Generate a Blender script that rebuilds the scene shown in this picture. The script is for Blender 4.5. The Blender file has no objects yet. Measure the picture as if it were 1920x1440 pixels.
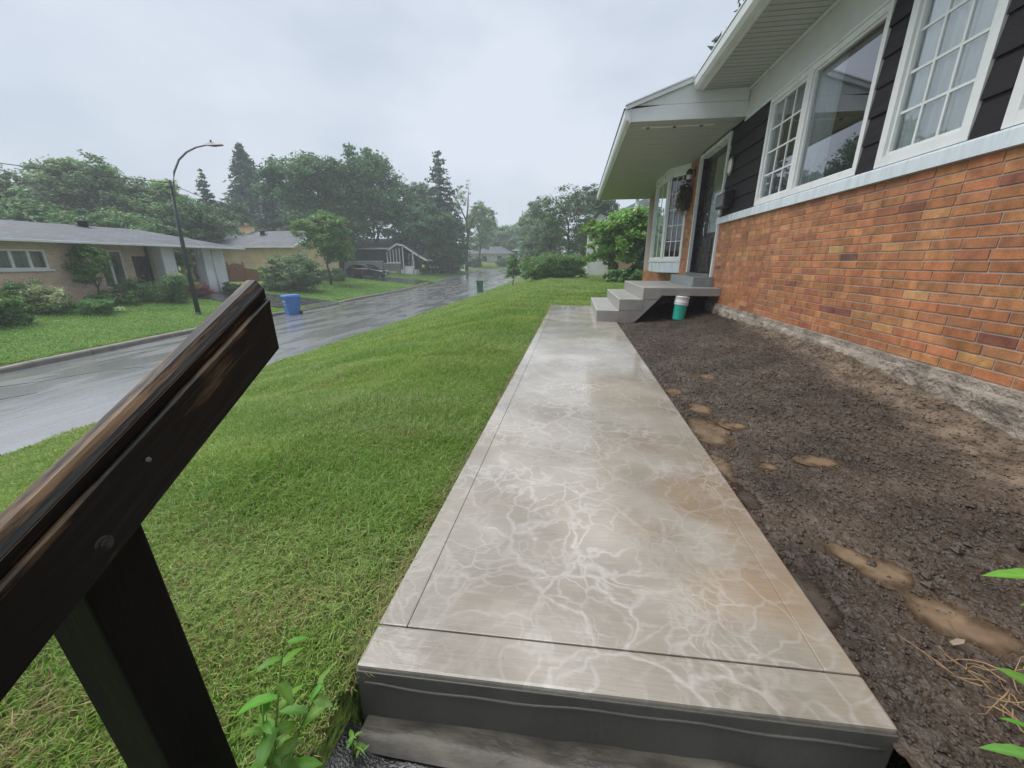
import bpy, bmesh, math, random
import numpy as np
from mathutils import Vector, Matrix
R = math.radians
random.seed(7); rng = np.random.default_rng(11)
scene = bpy.context.scene
col = scene.collection

# ------------------------------------------------------------------ camera
cam_d = bpy.data.cameras.new("camera"); cam = bpy.data.objects.new("camera", cam_d)
col.objects.link(cam); scene.camera = cam
cam.location = (0, 0, 1.0)
cam.rotation_euler = (R(90 - 17.305), 0, R(8.714))
cam_d.sensor_width = 36; cam_d.lens = 735 / 1920 * 36
cam_d.clip_start = 0.02; cam_d.clip_end = 2000

# ------------------------------------------------------------------ world: overcast rain sky
SUN_EL, SUN_AZ = R(64), R(-80)          # azimuth measured from +Y towards +X
world = bpy.data.worlds.new("World"); scene.world = world; world.use_nodes = True
wn, wl = world.node_tree.nodes, world.node_tree.links
for n in list(wn): wn.remove(n)
wo = wn.new("ShaderNodeOutputWorld"); bg = wn.new("ShaderNodeBackground")
sky = wn.new("ShaderNodeTexSky"); sky.sky_type = 'NISHITA'; sky.sun_disc = False
sky.sun_elevation = SUN_EL; sky.sun_rotation = SUN_AZ
sky.air_density = 1.0; sky.dust_density = 4.0
tc = wn.new("ShaderNodeTexCoord")
no = wn.new("ShaderNodeTexNoise"); no.inputs['Scale'].default_value = 1.7; no.inputs['Detail'].default_value = 5
no.inputs['Roughness'].default_value = .5
mp = wn.new("ShaderNodeMapping"); mp.inputs['Scale'].default_value = (1, 1, 2.2)
cr = wn.new("ShaderNodeValToRGB")
cr.color_ramp.elements[0].position = .36; cr.color_ramp.elements[0].color = (.50, .575, .69, 1)
cr.color_ramp.elements[1].position = .66; cr.color_ramp.elements[1].color = (.75, .81, .905, 1)
vs = wn.new("ShaderNodeVectorMath"); vs.operation = 'SCALE'; vs.inputs['Scale'].default_value = 3.5
mx = wn.new("ShaderNodeMix"); mx.data_type = 'RGBA'; mx.inputs['Factor'].default_value = .95
wl.new(tc.outputs['Generated'], mp.inputs['Vector']); wl.new(mp.outputs[0], no.inputs['Vector'])
wl.new(no.outputs['Fac'], cr.inputs['Fac']); wl.new(cr.outputs['Color'], vs.inputs[0])
wl.new(sky.outputs[0], mx.inputs['A']); wl.new(vs.outputs[0], mx.inputs['B'])
wl.new(mx.outputs['Result'], bg.inputs['Color']); bg.inputs['Strength'].default_value = .1
wl.new(bg.outputs[0], wo.inputs['Surface'])

# ------------------------------------------------------------------ sun behind the cloud
sd = bpy.data.lights.new("sun", 'SUN'); sd.energy = 1.5; sd.angle = R(60); sd.color = (1, .98, .95)
so = bpy.data.objects.new("sun", sd); col.objects.link(so)
so.location = (-20, 10, 40)
sdir = Vector((math.sin(SUN_AZ) * math.cos(SUN_EL), math.cos(SUN_AZ) * math.cos(SUN_EL), math.sin(SUN_EL)))
so.rotation_euler = sdir.to_track_quat('Z', 'Y').to_euler()

scene.view_settings.view_transform = 'Standard'; scene.view_settings.look = 'None'
scene.view_settings.exposure = 1.5; scene.view_settings.gamma = 1.0
scene.view_settings.use_curve_mapping = False
scene.cycles.max_bounces = 6; scene.cycles.transparent_max_bounces = 12
scene.cycles.volume_bounces = 1

# ------------------------------------------------------------------ materials
MATS = {}
def nodes(name):
    m = bpy.data.materials.new(name); m.use_nodes = True
    nt = m.node_tree; b = nt.nodes['Principled BSDF']
    MATS[name] = m
    return m, nt, nt.nodes, nt.links, b
def lin(r, g, b):
    f = lambda c: (c / 255 / 12.92) if c / 255 <= .04045 else ((c / 255 + .055) / 1.055) ** 2.4
    return (f(r), f(g), f(b), 1)
def pm(name, c, rough=.6, c2=None, ns=8, amt=.5, bump=0, bs=40, spec=.4, metal=0, stretch=None, coords='Object', dist=.01, detail=6):
    """Principled with two-colour noise, roughness wobble and fine bump."""
    m, nt, N, L, b = nodes(name)
    b.inputs['Roughness'].default_value = rough; b.inputs['Metallic'].default_value = metal
    b.inputs['Specular IOR Level'].default_value = spec
    t = N.new("ShaderNodeTexCoord"); mp = N.new("ShaderNodeMapping")
    if stretch: mp.inputs['Scale'].default_value = stretch
    L.new(t.outputs[coords], mp.inputs['Vector'])
    n = N.new("ShaderNodeTexNoise"); n.inputs['Scale'].default_value = ns; n.inputs['Detail'].default_value = detail
    L.new(mp.outputs[0], n.inputs['Vector'])
    r = N.new("ShaderNodeValToRGB"); r.color_ramp.elements[0].position = .5 - amt * .4; r.color_ramp.elements[1].position = .5 + amt * .4
    if c2 is None: c2 = tuple(x * .72 for x in c[:3]) + (1,)
    r.color_ramp.elements[0].color = c2; r.color_ramp.elements[1].color = c
    L.new(n.outputs['Fac'], r.inputs['Fac']); L.new(r.outputs['Color'], b.inputs['Base Color'])
    mr = N.new("ShaderNodeMapRange"); mr.inputs['To Min'].default_value = max(.02, rough - .12); mr.inputs['To Max'].default_value = min(1, rough + .12)
    mr.inputs['From Min'].default_value = .3; mr.inputs['From Max'].default_value = .7
    L.new(n.outputs['Fac'], mr.inputs['Value']); L.new(mr.outputs[0], b.inputs['Roughness'])
    if bump:
        n2 = N.new("ShaderNodeTexNoise"); n2.inputs['Scale'].default_value = bs; n2.inputs['Detail'].default_value = 5
        L.new(mp.outputs[0], n2.inputs['Vector'])
        bp = N.new("ShaderNodeBump"); bp.inputs['Strength'].default_value = bump; bp.inputs['Distance'].default_value = dist
        L.new(n2.outputs['Fac'], bp.inputs['Height']); L.new(bp.outputs[0], b.inputs['Normal'])
    return m
def foliage_mat(name, trans=.3, rough=.45, spec=.35):
    m, nt, N, L, b = nodes(name)
    a = N.new("ShaderNodeAttribute"); a.attribute_name = "Col"
    L.new(a.outputs['Color'], b.inputs['Base Color']); b.inputs['Roughness'].default_value = rough
    b.inputs['Specular IOR Level'].default_value = spec
    tr = N.new("ShaderNodeBsdfTranslucent"); L.new(a.outputs['Color'], tr.inputs['Color'])
    ms = N.new("ShaderNodeMixShader"); ms.inputs[0].default_value = trans
    L.new(b.outputs[0], ms.inputs[1]); L.new(tr.outputs[0], ms.inputs[2])
    L.new(ms.outputs[0], N['Material Output'].inputs['Surface'])
    return m
foliage_mat('foliage', .3, .5, .3); foliage_mat('grass_blade', .45, .40, .35); foliage_mat('weed_leaf', .35, .4, .3)
pm('bark', (.09, .07, .055, 1), .85, ns=14, stretch=(1, 1, .25), bump=.6, bs=25)
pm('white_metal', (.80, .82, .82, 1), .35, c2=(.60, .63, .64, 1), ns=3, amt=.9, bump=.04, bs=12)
pm('white_vinyl', (.78, .80, .79, 1), .3, c2=(.68, .70, .69, 1), ns=5, amt=.9)
pm('sill_metal', (.70, .77, .81, 1), .3, c2=(.55, .61, .65, 1), ns=4, amt=.8, stretch=(1, 3, .5))
pm('frieze_board', (.68, .68, .66, 1), .5, c2=(.50, .51, .50, 1), ns=3, amt=.9, bump=.05, bs=30)
pm('dark_siding', (.016, .0125, .015, 1), .6, c2=(.010, .008, .010, 1), ns=6, amt=.8, bump=.25, bs=60, stretch=(1, .3, 3), spec=.3)
pm('dark_door', (.020, .016, .016, 1), .3, ns=6, bump=.08, bs=30)
pm('mortar', (.40, .34, .29, 1), .9, c2=(.30, .25, .21, 1), ns=15, bump=.5, bs=160)
pm('foundation', (.42, .36, .295, 1), .85, c2=(.15, .125, .10, 1), ns=6, amt=.5, bump=1.0, bs=34, dist=.03, detail=10)
pm('old_concrete', (.16, .145, .115, 1), .45, c2=(.05, .045, .04, 1), ns=9, amt=.45, bump=.25, bs=60, stretch=(.7, 1.6, 1))
pm('porch_concrete', (.33, .325, .30, 1), .45, c2=(.235, .23, .215, 1), ns=4, amt=.7, bump=.15, bs=90, spec=.5)
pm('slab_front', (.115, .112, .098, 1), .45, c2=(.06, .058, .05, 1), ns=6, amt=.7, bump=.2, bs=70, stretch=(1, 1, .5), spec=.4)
pm('porch_edge', (.5, .49, .46, 1), .45, ns=9, amt=.6)
pm('asphalt_near', (.035, .035, .036, 1), .16, c2=(.012, .012, .013, 1), ns=14, amt=.6, bump=.35, bs=130, spec=.6, dist=.006)
pm('drive_asphalt', (.045, .045, .045, 1), .22, c2=(.03, .03, .032, 1), ns=3, bump=.2, bs=60, spec=.5)
pm('kerb_concrete', (.23, .215, .19, 1), .55, c2=(.10, .09, .075, 1), ns=2.5, amt=.7, bump=.3, bs=20)
pm('roof_shingle', (.12, .135, .16, 1), .6, c2=(.06, .068, .08, 1), ns=1.2, amt=.8, bump=.4, bs=7, stretch=(1, 1, 4), spec=.5)
def shingles(name, rows_axis):
    m, nt, N, L, b = nodes(name)
    t = N.new("ShaderNodeTexCoord"); sp = N.new("ShaderNodeSeparateXYZ"); cb = N.new("ShaderNodeCombineXYZ"); L.new(t.outputs['Object'], sp.inputs[0])
    L.new(sp.outputs['Y' if rows_axis == 'y' else 'X'], cb.inputs['X']); L.new(sp.outputs['X' if rows_axis == 'y' else 'Y'], cb.inputs['Y'])
    br = N.new("ShaderNodeTexBrick"); L.new(cb.outputs[0], br.inputs['Vector'])
    br.inputs['Color1'].default_value = (.088, .10, .125, 1); br.inputs['Color2'].default_value = (.05, .058, .074, 1); br.inputs['Mortar'].default_value = (.022, .026, .033, 1)
    br.inputs['Scale'].default_value = 1; br.inputs['Brick Width'].default_value = .33; br.inputs['Row Height'].default_value = .19; br.inputs['Mortar Size'].default_value = .014; br.inputs['Mortar Smooth'].default_value = .6
    n = N.new("ShaderNodeTexNoise"); n.inputs['Scale'].default_value = .9; n.inputs['Detail'].default_value = 6; L.new(t.outputs['Object'], n.inputs['Vector'])
    mr = N.new("ShaderNodeMapRange"); mr.inputs['From Min'].default_value = .3; mr.inputs['From Max'].default_value = .7; mr.inputs['To Min'].default_value = .65; mr.inputs['To Max'].default_value = 1.25; L.new(n.outputs['Fac'], mr.inputs[0])
    sc = N.new("ShaderNodeVectorMath"); sc.operation = 'SCALE'; L.new(br.outputs['Color'], sc.inputs[0]); L.new(mr.outputs[0], sc.inputs['Scale'])
    L.new(sc.outputs[0], b.inputs['Base Color']); b.inputs['Roughness'].default_value = .62; b.inputs['Specular IOR Level'].default_value = .35
    bp = N.new("ShaderNodeBump"); bp.inputs['Strength'].default_value = .7; bp.inputs['Distance'].default_value = .02; L.new(br.outputs['Color'], bp.inputs['Height']); L.new(bp.outputs[0], b.inputs['Normal'])
shingles('shingle_y', 'y'); shingles('shingle_x', 'x')
pm('dark_room', (.045, .045, .05, 1), .9)
pm('curtain', (.90, .92, .91, 1), .9, c2=(.84, .87, .86, 1), ns=3, stretch=(1, 6, .3))
pm('curtain_grey', (.50, .55, .58, 1), .9, ns=3, stretch=(1, 6, .3))
pm('teal_plastic', lin(70, 215, 188), .35, c2=lin(60, 200, 172), ns=4)
pm('white_plastic', (.75, .74, .76, 1), .4, ns=6, c2=(.62, .61, .63, 1))
pm('black_metal', (.02, .02, .021, 1), .35, spec=.5)
pm('chrome', (.6, .6, .6, 1), .2, metal=1)
pm('lamp_green', lin(32, 52, 50), .45, ns=3)
pm('galvanised', (.20, .20, .205, 1), .5, metal=.2, ns=4)
pm('blue_plastic', lin(72, 120, 190), .4, c2=lin(62, 106, 172), ns=2)
pm('green_plastic', lin(34, 108, 72), .4, c2=lin(28, 90, 60), ns=2)
pm('tan_brick_plain', lin(180, 150, 120), .8, ns=3)
pm('wood_gate', lin(134, 80, 44), .6, c2=lin(96, 56, 32), ns=4, stretch=(3, 3, .5), bump=.2)
pm('rubber', (.02, .02, .02, 1), .7)
pm('car_paint', (.012, .012, .014, 1), .12, ns=1, spec=.7)
pm('car_glass', (.012, .014, .016, 1), .05, spec=.8)
pm('headlight', (.7, .72, .75, 1), .1, spec=.7)
pm('wreath_twig', (.10, .085, .045, 1), .8, c2=(.04, .035, .022, 1), ns=20)
pm('plaque_wood', (.30, .26, .19, 1), .6, c2=(.16, .13, .09, 1), ns=12)
pm('root_fibre', (.34, .22, .11, 1), .7, c2=(.22, .14, .07, 1), ns=30)
pm('stem_green', (.24, .36, .08, 1), .5, ns=8)
pm('stem_brown', (.07, .05, .03, 1), .6, ns=8)
pm('sill_stone', (.27, .30, .31, 1), .4, c2=(.18, .2, .21, 1), ns=9, bump=.15)
pm('teal_backing', (.16, .27, .26, 1), .5, c2=(.12, .21, .20, 1), ns=3)  # teal reflection and tint of the door glass, put into its backing colour
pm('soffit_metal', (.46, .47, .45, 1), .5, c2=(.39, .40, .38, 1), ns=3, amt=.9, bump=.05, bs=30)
pm('red_brick_plain', lin(150, 72, 62), .8, ns=4)
pm('brown_dark_wall', (.03, .028, .028, 1), .7, ns=2)
pm('grey_wall', (.34, .35, .35, 1), .8, ns=1.5)
pm('far_white', (.78, .79, .78, 1), .6, ns=1)
pm('far_stone', (.26, .24, .21, 1), .8, c2=(.16, .15, .13, 1), ns=1.5)
pm('wire', (.03, .03, .032, 1), .6)
pm('yellow_metal', (.5, .36, .08, 1), .5)

# glass: transparent pane with a fresnel mirror coat
def glass_mat(name, tint=(.93, .97, .965, 1), rough=.01, boost=1.0):
    m, nt, N, L, b = nodes(name); N.remove(b)
    tr = N.new("ShaderNodeBsdfTransparent"); tr.inputs[0].default_value = tint
    gl = N.new("ShaderNodeBsdfGlossy"); gl.inputs['Roughness'].default_value = rough; gl.inputs[0].default_value = (.95, .97, 1, 1)
    fr = N.new("ShaderNodeFresnel"); fr.inputs['IOR'].default_value = 1.52
    mu = N.new("ShaderNodeMath"); mu.operation = 'MULTIPLY'; mu.inputs[1].default_value = 2.7 * boost; mu.use_clamp = True
    ms = N.new("ShaderNodeMixShader")
    L.new(fr.outputs[0], mu.inputs[0]); L.new(mu.outputs[0], ms.inputs[0]); L.new(tr.outputs[0], ms.inputs[1]); L.new(gl.outputs[0], ms.inputs[2])
    L.new(ms.outputs[0], N['Material Output'].inputs['Surface'])
    return m
glass_mat('window_glass'); glass_mat('door_glass', (.35, .52, .50, 1), .12)

# brick: colour from the brick itself, grain and soot specks from noise
def brick_mat(name, source):
    m, nt, N, L, b = nodes(name)
    if source == 'object':
        a = N.new("ShaderNodeObjectInfo"); co = a.outputs['Color']
    else:
        a = N.new("ShaderNodeAttribute"); a.attribute_name = "Col"; co = a.outputs['Color']
    g = N.new("ShaderNodeNewGeometry")
    n1 = N.new("ShaderNodeTexNoise"); n1.inputs['Scale'].default_value = 14; n1.inputs['Detail'].default_value = 6
    n2 = N.new("ShaderNodeTexNoise"); n2.inputs['Scale'].default_value = 160; n2.inputs['Detail'].default_value = 3
    n3 = N.new("ShaderNodeTexNoise"); n3.inputs['Scale'].default_value = 1.3; n3.inputs['Detail'].default_value = 6
    for n in (n1, n2): L.new(g.outputs['Position'], n.inputs['Vector'])
    mps = N.new("ShaderNodeMapping"); mps.inputs['Scale'].default_value = (1, 3.2, .7); L.new(g.outputs['Position'], mps.inputs['Vector']); L.new(mps.outputs[0], n3.inputs['Vector'])
    r1 = N.new("ShaderNodeMapRange"); r1.inputs['From Min'].default_value = .25; r1.inputs['From Max'].default_value = .75; r1.inputs['To Min'].default_value = .62; r1.inputs['To Max'].default_value = 1.25
    r2 = N.new("ShaderNodeMapRange"); r2.inputs['From Min'].default_value = .3; r2.inputs['From Max'].default_value = .5; r2.inputs['To Min'].default_value = .55; r2.inputs['To Max'].default_value = 1.05
    r3 = N.new("ShaderNodeMapRange"); r3.inputs['From Min'].default_value = .3; r3.inputs['From Max'].default_value = .7; r3.inputs['To Min'].default_value = .78; r3.inputs['To Max'].default_value = 1.18
    L.new(n1.outputs['Fac'], r1.inputs[0]); L.new(n2.outputs['Fac'], r2.inputs[0]); L.new(n3.outputs['Fac'], r3.inputs[0])
    mu = N.new("ShaderNodeMath"); mu.operation = 'MULTIPLY'; L.new(r1.outputs[0], mu.inputs[0]); L.new(r2.outputs[0], mu.inputs[1])
    mu2 = N.new("ShaderNodeMath"); mu2.operation = 'MULTIPLY'; L.new(mu.outputs[0], mu2.inputs[0]); L.new(r3.outputs[0], mu2.inputs[1])
    sc = N.new("ShaderNodeVectorMath"); sc.operation = 'SCALE'; L.new(co, sc.inputs[0]); L.new(mu2.outputs[0], sc.inputs['Scale'])
    L.new(sc.outputs[0], b.inputs['Base Color']); b.inputs['Roughness'].default_value = .55; b.inputs['Specular IOR Level'].default_value = .35
    bp = N.new("ShaderNodeBump"); bp.inputs['Strength'].default_value = .35; bp.inputs['Distance'].default_value = .004
    L.new(n2.outputs['Fac'], bp.inputs['Height']); L.new(bp.outputs[0], b.inputs['Normal'])
brick_mat('brick_piece', 'object'); brick_mat('brick_mass', 'attr')

# far brickwork (pieces too small to tell apart)
def far_brick(name, c1, c2, mortar, plane):
    m, nt, N, L, b = nodes(name)
    t = N.new("ShaderNodeTexCoord"); sp = N.new("ShaderNodeSeparateXYZ"); cb = N.new("ShaderNodeCombineXYZ")
    L.new(t.outputs['Object'], sp.inputs[0]); L.new(sp.outputs['Y' if plane == 'x' else 'X'], cb.inputs['X']); L.new(sp.outputs['Z'], cb.inputs['Y'])
    br = N.new("ShaderNodeTexBrick"); L.new(cb.outputs[0], br.inputs['Vector'])
    br.inputs['Color1'].default_value = c1; br.inputs['Color2'].default_value = c2; br.inputs['Mortar'].default_value = mortar
    br.inputs['Scale'].default_value = 1; br.inputs['Brick Width'].default_value = .24; br.inputs['Row Height'].default_value = .08; br.inputs['Mortar Size'].default_value = .009
    n = N.new("ShaderNodeTexNoise"); n.inputs['Scale'].default_value = 1.1; L.new(t.outputs['Object'], n.inputs['Vector'])
    mr = N.new("ShaderNodeMapRange"); mr.inputs['To Min'].default_value = .75; mr.inputs['To Max'].default_value = 1.2; L.new(n.outputs['Fac'], mr.inputs[0])
    sc = N.new("ShaderNodeVectorMath"); sc.operation = 'SCALE'; L.new(br.outputs['Color'], sc.inputs[0]); L.new(mr.outputs[0], sc.inputs['Scale'])
    L.new(sc.outputs[0], b.inputs['Base Color']); b.inputs['Roughness'].default_value = .8
far_brick('pink_brick_far', lin(216, 184, 160), lin(196, 160, 138), lin(216, 202, 190), 'x')
far_brick('yellow_brick_far_y', lin(240, 216, 160), lin(224, 196, 140), lin(226, 210, 176), 'y')
far_brick('yellow_brick_far_x', lin(240, 216, 160), lin(224, 196, 140), lin(226, 210, 176), 'x')

# lawn soil / short turf under the blades
m, nt, N, L, b = nodes('turf')
g = N.new("ShaderNodeNewGeometry")
n1 = N.new("ShaderNodeTexNoise"); n1.inputs['Scale'].default_value = .8; n1.inputs['Detail'].default_value = 8
n2 = N.new("ShaderNodeTexNoise"); n2.inputs['Scale'].default_value = 45; n2.inputs['Detail'].default_value = 4
L.new(g.outputs['Position'], n1.inputs['Vector']); L.new(g.outputs['Position'], n2.inputs['Vector'])
r = N.new("ShaderNodeValToRGB"); r.color_ramp.elements[0].position = .32; r.color_ramp.elements[0].color = (.085, .13, .026, 1)
r.color_ramp.elements[1].position = .68; r.color_ramp.elements[1].color = (.15, .225, .045, 1)
L.new(n1.outputs['Fac'], r.inputs['Fac'])
mr = N.new("ShaderNodeMapRange"); mr.inputs['From Min'].default_value = .3; mr.inputs['From Max'].default_value = .7; mr.inputs['To Min'].default_value = .45; mr.inputs['To Max'].default_value = 1.2
L.new(n2.outputs['Fac'], mr.inputs[0])
sc = N.new("ShaderNodeVectorMath"); sc.operation = 'SCALE'; L.new(r.outputs[0], sc.inputs[0]); L.new(mr.outputs[0], sc.inputs['Scale'])
L.new(sc.outputs[0], b.inputs['Base Color']); b.inputs['Roughness'].default_value = .85; b.inputs['Specular IOR Level'].default_value = .2
bp = N.new("ShaderNodeBump"); bp.inputs['Strength'].default_value = .8; bp.inputs['Distance'].default_value = .04
L.new(n2.outputs['Fac'], bp.inputs['Height']); L.new(bp.outputs[0], b.inputs['Normal'])

# wet street asphalt: water film streaming in sheets
m, nt, N, L, b = nodes('wet_street')
g = N.new("ShaderNodeNewGeometry"); mp = N.new("ShaderNodeMapping"); mp.inputs['Scale'].default_value = (1.2, .26, 1); mp.inputs['Rotation'].default_value = (0, 0, R(-14))
L.new(g.outputs['Position'], mp.inputs['Vector'])
n1 = N.new("ShaderNodeTexNoise"); n1.inputs['Scale'].default_value = 1.3; n1.inputs['Detail'].default_value = 7; n1.inputs['Distortion'].default_value = .8
L.new(mp.outputs[0], n1.inputs['Vector'])
n2 = N.new("ShaderNodeTexNoise"); n2.inputs['Scale'].default_value = 30; n2.inputs['Detail'].default_value = 5; L.new(g.outputs['Position'], n2.inputs['Vector'])
n4 = N.new("ShaderNodeTexNoise"); n4.inputs['Scale'].default_value = 9; n4.inputs['Detail'].default_value = 3; L.new(mp.outputs[0], n4.inputs['Vector'])
r = N.new("ShaderNodeValToRGB"); r.color_ramp.elements[0].position = .38; r.color_ramp.elements[0].color = (.14, .142, .144, 1); r.color_ramp.elements[1].position = .62; r.color_ramp.elements[1].color = (.205, .208, .212, 1)
L.new(n1.outputs['Fac'], r.inputs[0]); L.new(r.outputs[0], b.inputs['Base Color'])
mr = N.new("ShaderNodeMapRange"); mr.inputs['From Min'].default_value = .40; mr.inputs['From Max'].default_value = .60; mr.inputs['To Min'].default_value = .42; mr.inputs['To Max'].default_value = .12
L.new(n1.outputs['Fac'], mr.inputs[0]); L.new(mr.outputs[0], b.inputs['Roughness'])
b.inputs['Specular IOR Level'].default_value = .55
b.inputs['Coat Weight'].default_value = 1.0; b.inputs['Coat IOR'].default_value = 1.36
mrc = N.new("ShaderNodeMapRange"); mrc.inputs['From Min'].default_value = .42; mrc.inputs['From Max'].default_value = .58; mrc.inputs['To Min'].default_value = .27; mrc.inputs['To Max'].default_value = .15
L.new(n1.outputs['Fac'], mrc.inputs[0]); L.new(mrc.outputs[0], b.inputs['Coat Roughness'])
bpc = N.new("ShaderNodeBump"); bpc.inputs['Strength'].default_value = .10; bpc.inputs['Distance'].default_value = .03
L.new(n4.outputs['Fac'], bpc.inputs['Height']); L.new(bpc.outputs[0], b.inputs['Coat Normal'])
ad = N.new("ShaderNodeMath"); ad.operation = 'MULTIPLY_ADD'; ad.inputs[1].default_value = .35; L.new(n2.outputs['Fac'], ad.inputs[0]); L.new(n4.outputs['Fac'], ad.inputs[2])
bp = N.new("ShaderNodeBump"); bp.inputs['Strength'].default_value = .35; bp.inputs['Distance'].default_value = .02
L.new(ad.outputs[0], bp.inputs['Height']); L.new(bp.outputs[0], b.inputs['Normal'])

# walkway concrete: broom finish, branching pale runs, brown stain with painted house reflection, film of water
m, nt, N, L, b = nodes('walk_concrete')
g = N.new("ShaderNodeNewGeometry"); P = g.outputs['Position']
def noise(scale, detail=5, vec=None, dist=0, rough=.5):
    n = N.new("ShaderNodeTexNoise"); n.inputs['Scale'].default_value = scale; n.inputs['Detail'].default_value = detail
    n.inputs['Distortion'].default_value = dist; n.inputs['Roughness'].default_value = rough
    L.new(vec or P, n.inputs['Vector']); return n
def math2(op, a, c, clamp=False):
    q = N.new("ShaderNodeMath"); q.operation = op; q.use_clamp = clamp
    for i, v in ((0, a), (1, c)):
        if isinstance(v, (int, float)): q.inputs[i].default_value = v
        else: L.new(v, q.inputs[i])
    return q.outputs[0]
def mapr(v, a, c, d, e):
    q = N.new("ShaderNodeMapRange"); q.interpolation_type = 'SMOOTHSTEP'
    for i, x in enumerate((a, c, d, e)): q.inputs[1 + i].default_value = x
    L.new(v, q.inputs[0]); return q.outputs[0]
nd = noise(2.6, 4); vd = N.new("ShaderNodeVectorMath"); vd.operation = 'SCALE'; vd.inputs['Scale'].default_value = .42
cen = N.new("ShaderNodeVectorMath"); cen.operation = 'SUBTRACT'; cen.inputs[1].default_value = (.5, .5, .5)
L.new(nd.outputs['Color'], cen.inputs[0]); L.new(cen.outputs[0], vd.inputs[0])
wp = N.new("ShaderNodeVectorMath"); wp.operation = 'ADD'; L.new(P, wp.inputs[0]); L.new(vd.outputs[0], wp.inputs[1])
def veins(scale, w0, w1):
    v = N.new("ShaderNodeTexVoronoi"); v.feature = 'DISTANCE_TO_EDGE'; v.inputs['Scale'].default_value = scale
    L.new(wp.outputs[0], v.inputs['Vector']); return mapr(v.outputs['Distance'], w0, w1, 1, 0)
brk = mapr(noise(2.4, 4).outputs['Fac'], .36, .56, .1, 1)
v1 = math2('MULTIPLY', veins(4.4, .0, .055), mapr(noise(1.5, 3).outputs['Fac'], .36, .56, .25, 1))
v2 = math2('MULTIPLY', veins(10, .0, .085), brk)
v3 = math2('MULTIPLY', veins(21, .0, .13), mapr(noise(3.3, 3).outputs['Fac'], .45, .62, 0, 1))
v = math2('MAXIMUM', math2('MULTIPLY', v1, .95), math2('MAXIMUM', math2('MULTIPLY', v2, .85), math2('MULTIPLY', v3, .55)))
v = math2('MULTIPLY', v, mapr(noise(45, 3).outputs['Fac'], .25, .7, .6, 1.1))
mpb = N.new("ShaderNodeMapping"); mpb.inputs['Scale'].default_value = (9, 150, 1); L.new(P, mpb.inputs['Vector'])
broom = noise(1.0, 3, mpb.outputs[0])
sx = N.new("ShaderNodeSeparateXYZ"); L.new(P, sx.inputs[0])
stain_reflect = math2('MULTIPLY', mapr(sx.outputs['X'], .12, .5, 0, 1), mapr(noise(2.0, 6, None, .6).outputs['Fac'], .40, .62, 0, 1))  # brown right half: stain plus the house's brown reflection put into the colour
stain_reflect = math2('MULTIPLY', stain_reflect, mapr(sx.outputs['Y'], 2.6, 1.6, .25, 1))
base = N.new("ShaderNodeValToRGB"); base.color_ramp.elements[0].position = .35; base.color_ramp.elements[0].color = (.225, .196, .154, 1)
base.color_ramp.elements[1].position = .66; base.color_ramp.elements[1].color = (.335, .308, .265, 1); L.new(noise(2.2, 8).outputs['Fac'], base.inputs[0])
def mixc(f, a, c):
    q = N.new("ShaderNodeMix"); q.data_type = 'RGBA'
    L.new(f, q.inputs['Factor'])
    for k, x in (('A', a), ('B', c)):
        if isinstance(x, tuple): q.inputs[k].default_value = x
        else: L.new(x, q.inputs[k])
    return q.outputs['Result']
c = mixc(math2('MULTIPLY', stain_reflect, .72), base.outputs[0], (.20, .125, .06, 1))
v = math2('MULTIPLY', v, mapr(noise(1.2, 4, None, .3).outputs['Fac'], .34, .60, .25, 1))
c = mixc(math2('MULTIPLY', v, .68), c, (.47, .45, .42, 1))
pore = mapr(noise(95, 2).outputs['Fac'], .24, .33, .72, 1)
damp = mapr(noise(.9, 6, None, .4).outputs['Fac'], .42, .60, .80, 1.06)
pq_ = N.new("ShaderNodeVectorMath"); pq_.operation = 'SCALE'; L.new(c, pq_.inputs[0]); L.new(math2('MULTIPLY', pore, damp), pq_.inputs['Scale']); c = pq_.outputs[0]
mulb = N.new("ShaderNodeVectorMath"); mulb.operation = 'SCALE'; L.new(c, mulb.inputs[0]); L.new(mapr(broom.outputs['Fac'], .3, .7, .93, 1.05), mulb.inputs['Scale'])
L.new(mulb.outputs[0], b.inputs['Base Color'])
film = mapr(noise(1.1, 5).outputs['Fac'], .35, .65, .24, .07)
L.new(math2('ADD', film, .38), b.inputs['Roughness'])
b.inputs['Specular IOR Level'].default_value = .5
hh = math2('ADD', math2('MULTIPLY', broom.outputs['Fac'], .5), math2('MULTIPLY', v, .5))
b.inputs['Coat Weight'].default_value = 1.0; b.inputs['Coat IOR'].default_value = 1.4
L.new(mapr(noise(2.3, 5).outputs['Fac'], .38, .62, .13, .03), b.inputs['Coat Roughness'])
cb_ = N.new("ShaderNodeBump"); cb_.inputs['Strength'].default_value = .10; cb_.inputs['Distance'].default_value = .006
L.new(math2('ADD', math2('MULTIPLY', noise(26, 3).outputs['Fac'], 1.0), math2('MULTIPLY', broom.outputs['Fac'], .25)), cb_.inputs['Height']); L.new(cb_.outputs[0], b.inputs['Coat Normal'])
bp = N.new("ShaderNodeBump"); bp.inputs['Strength'].default_value = .22; bp.inputs['Distance'].default_value = .006
L.new(hh, bp.inputs['Height']); L.new(bp.outputs[0], b.inputs['Normal'])

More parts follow.
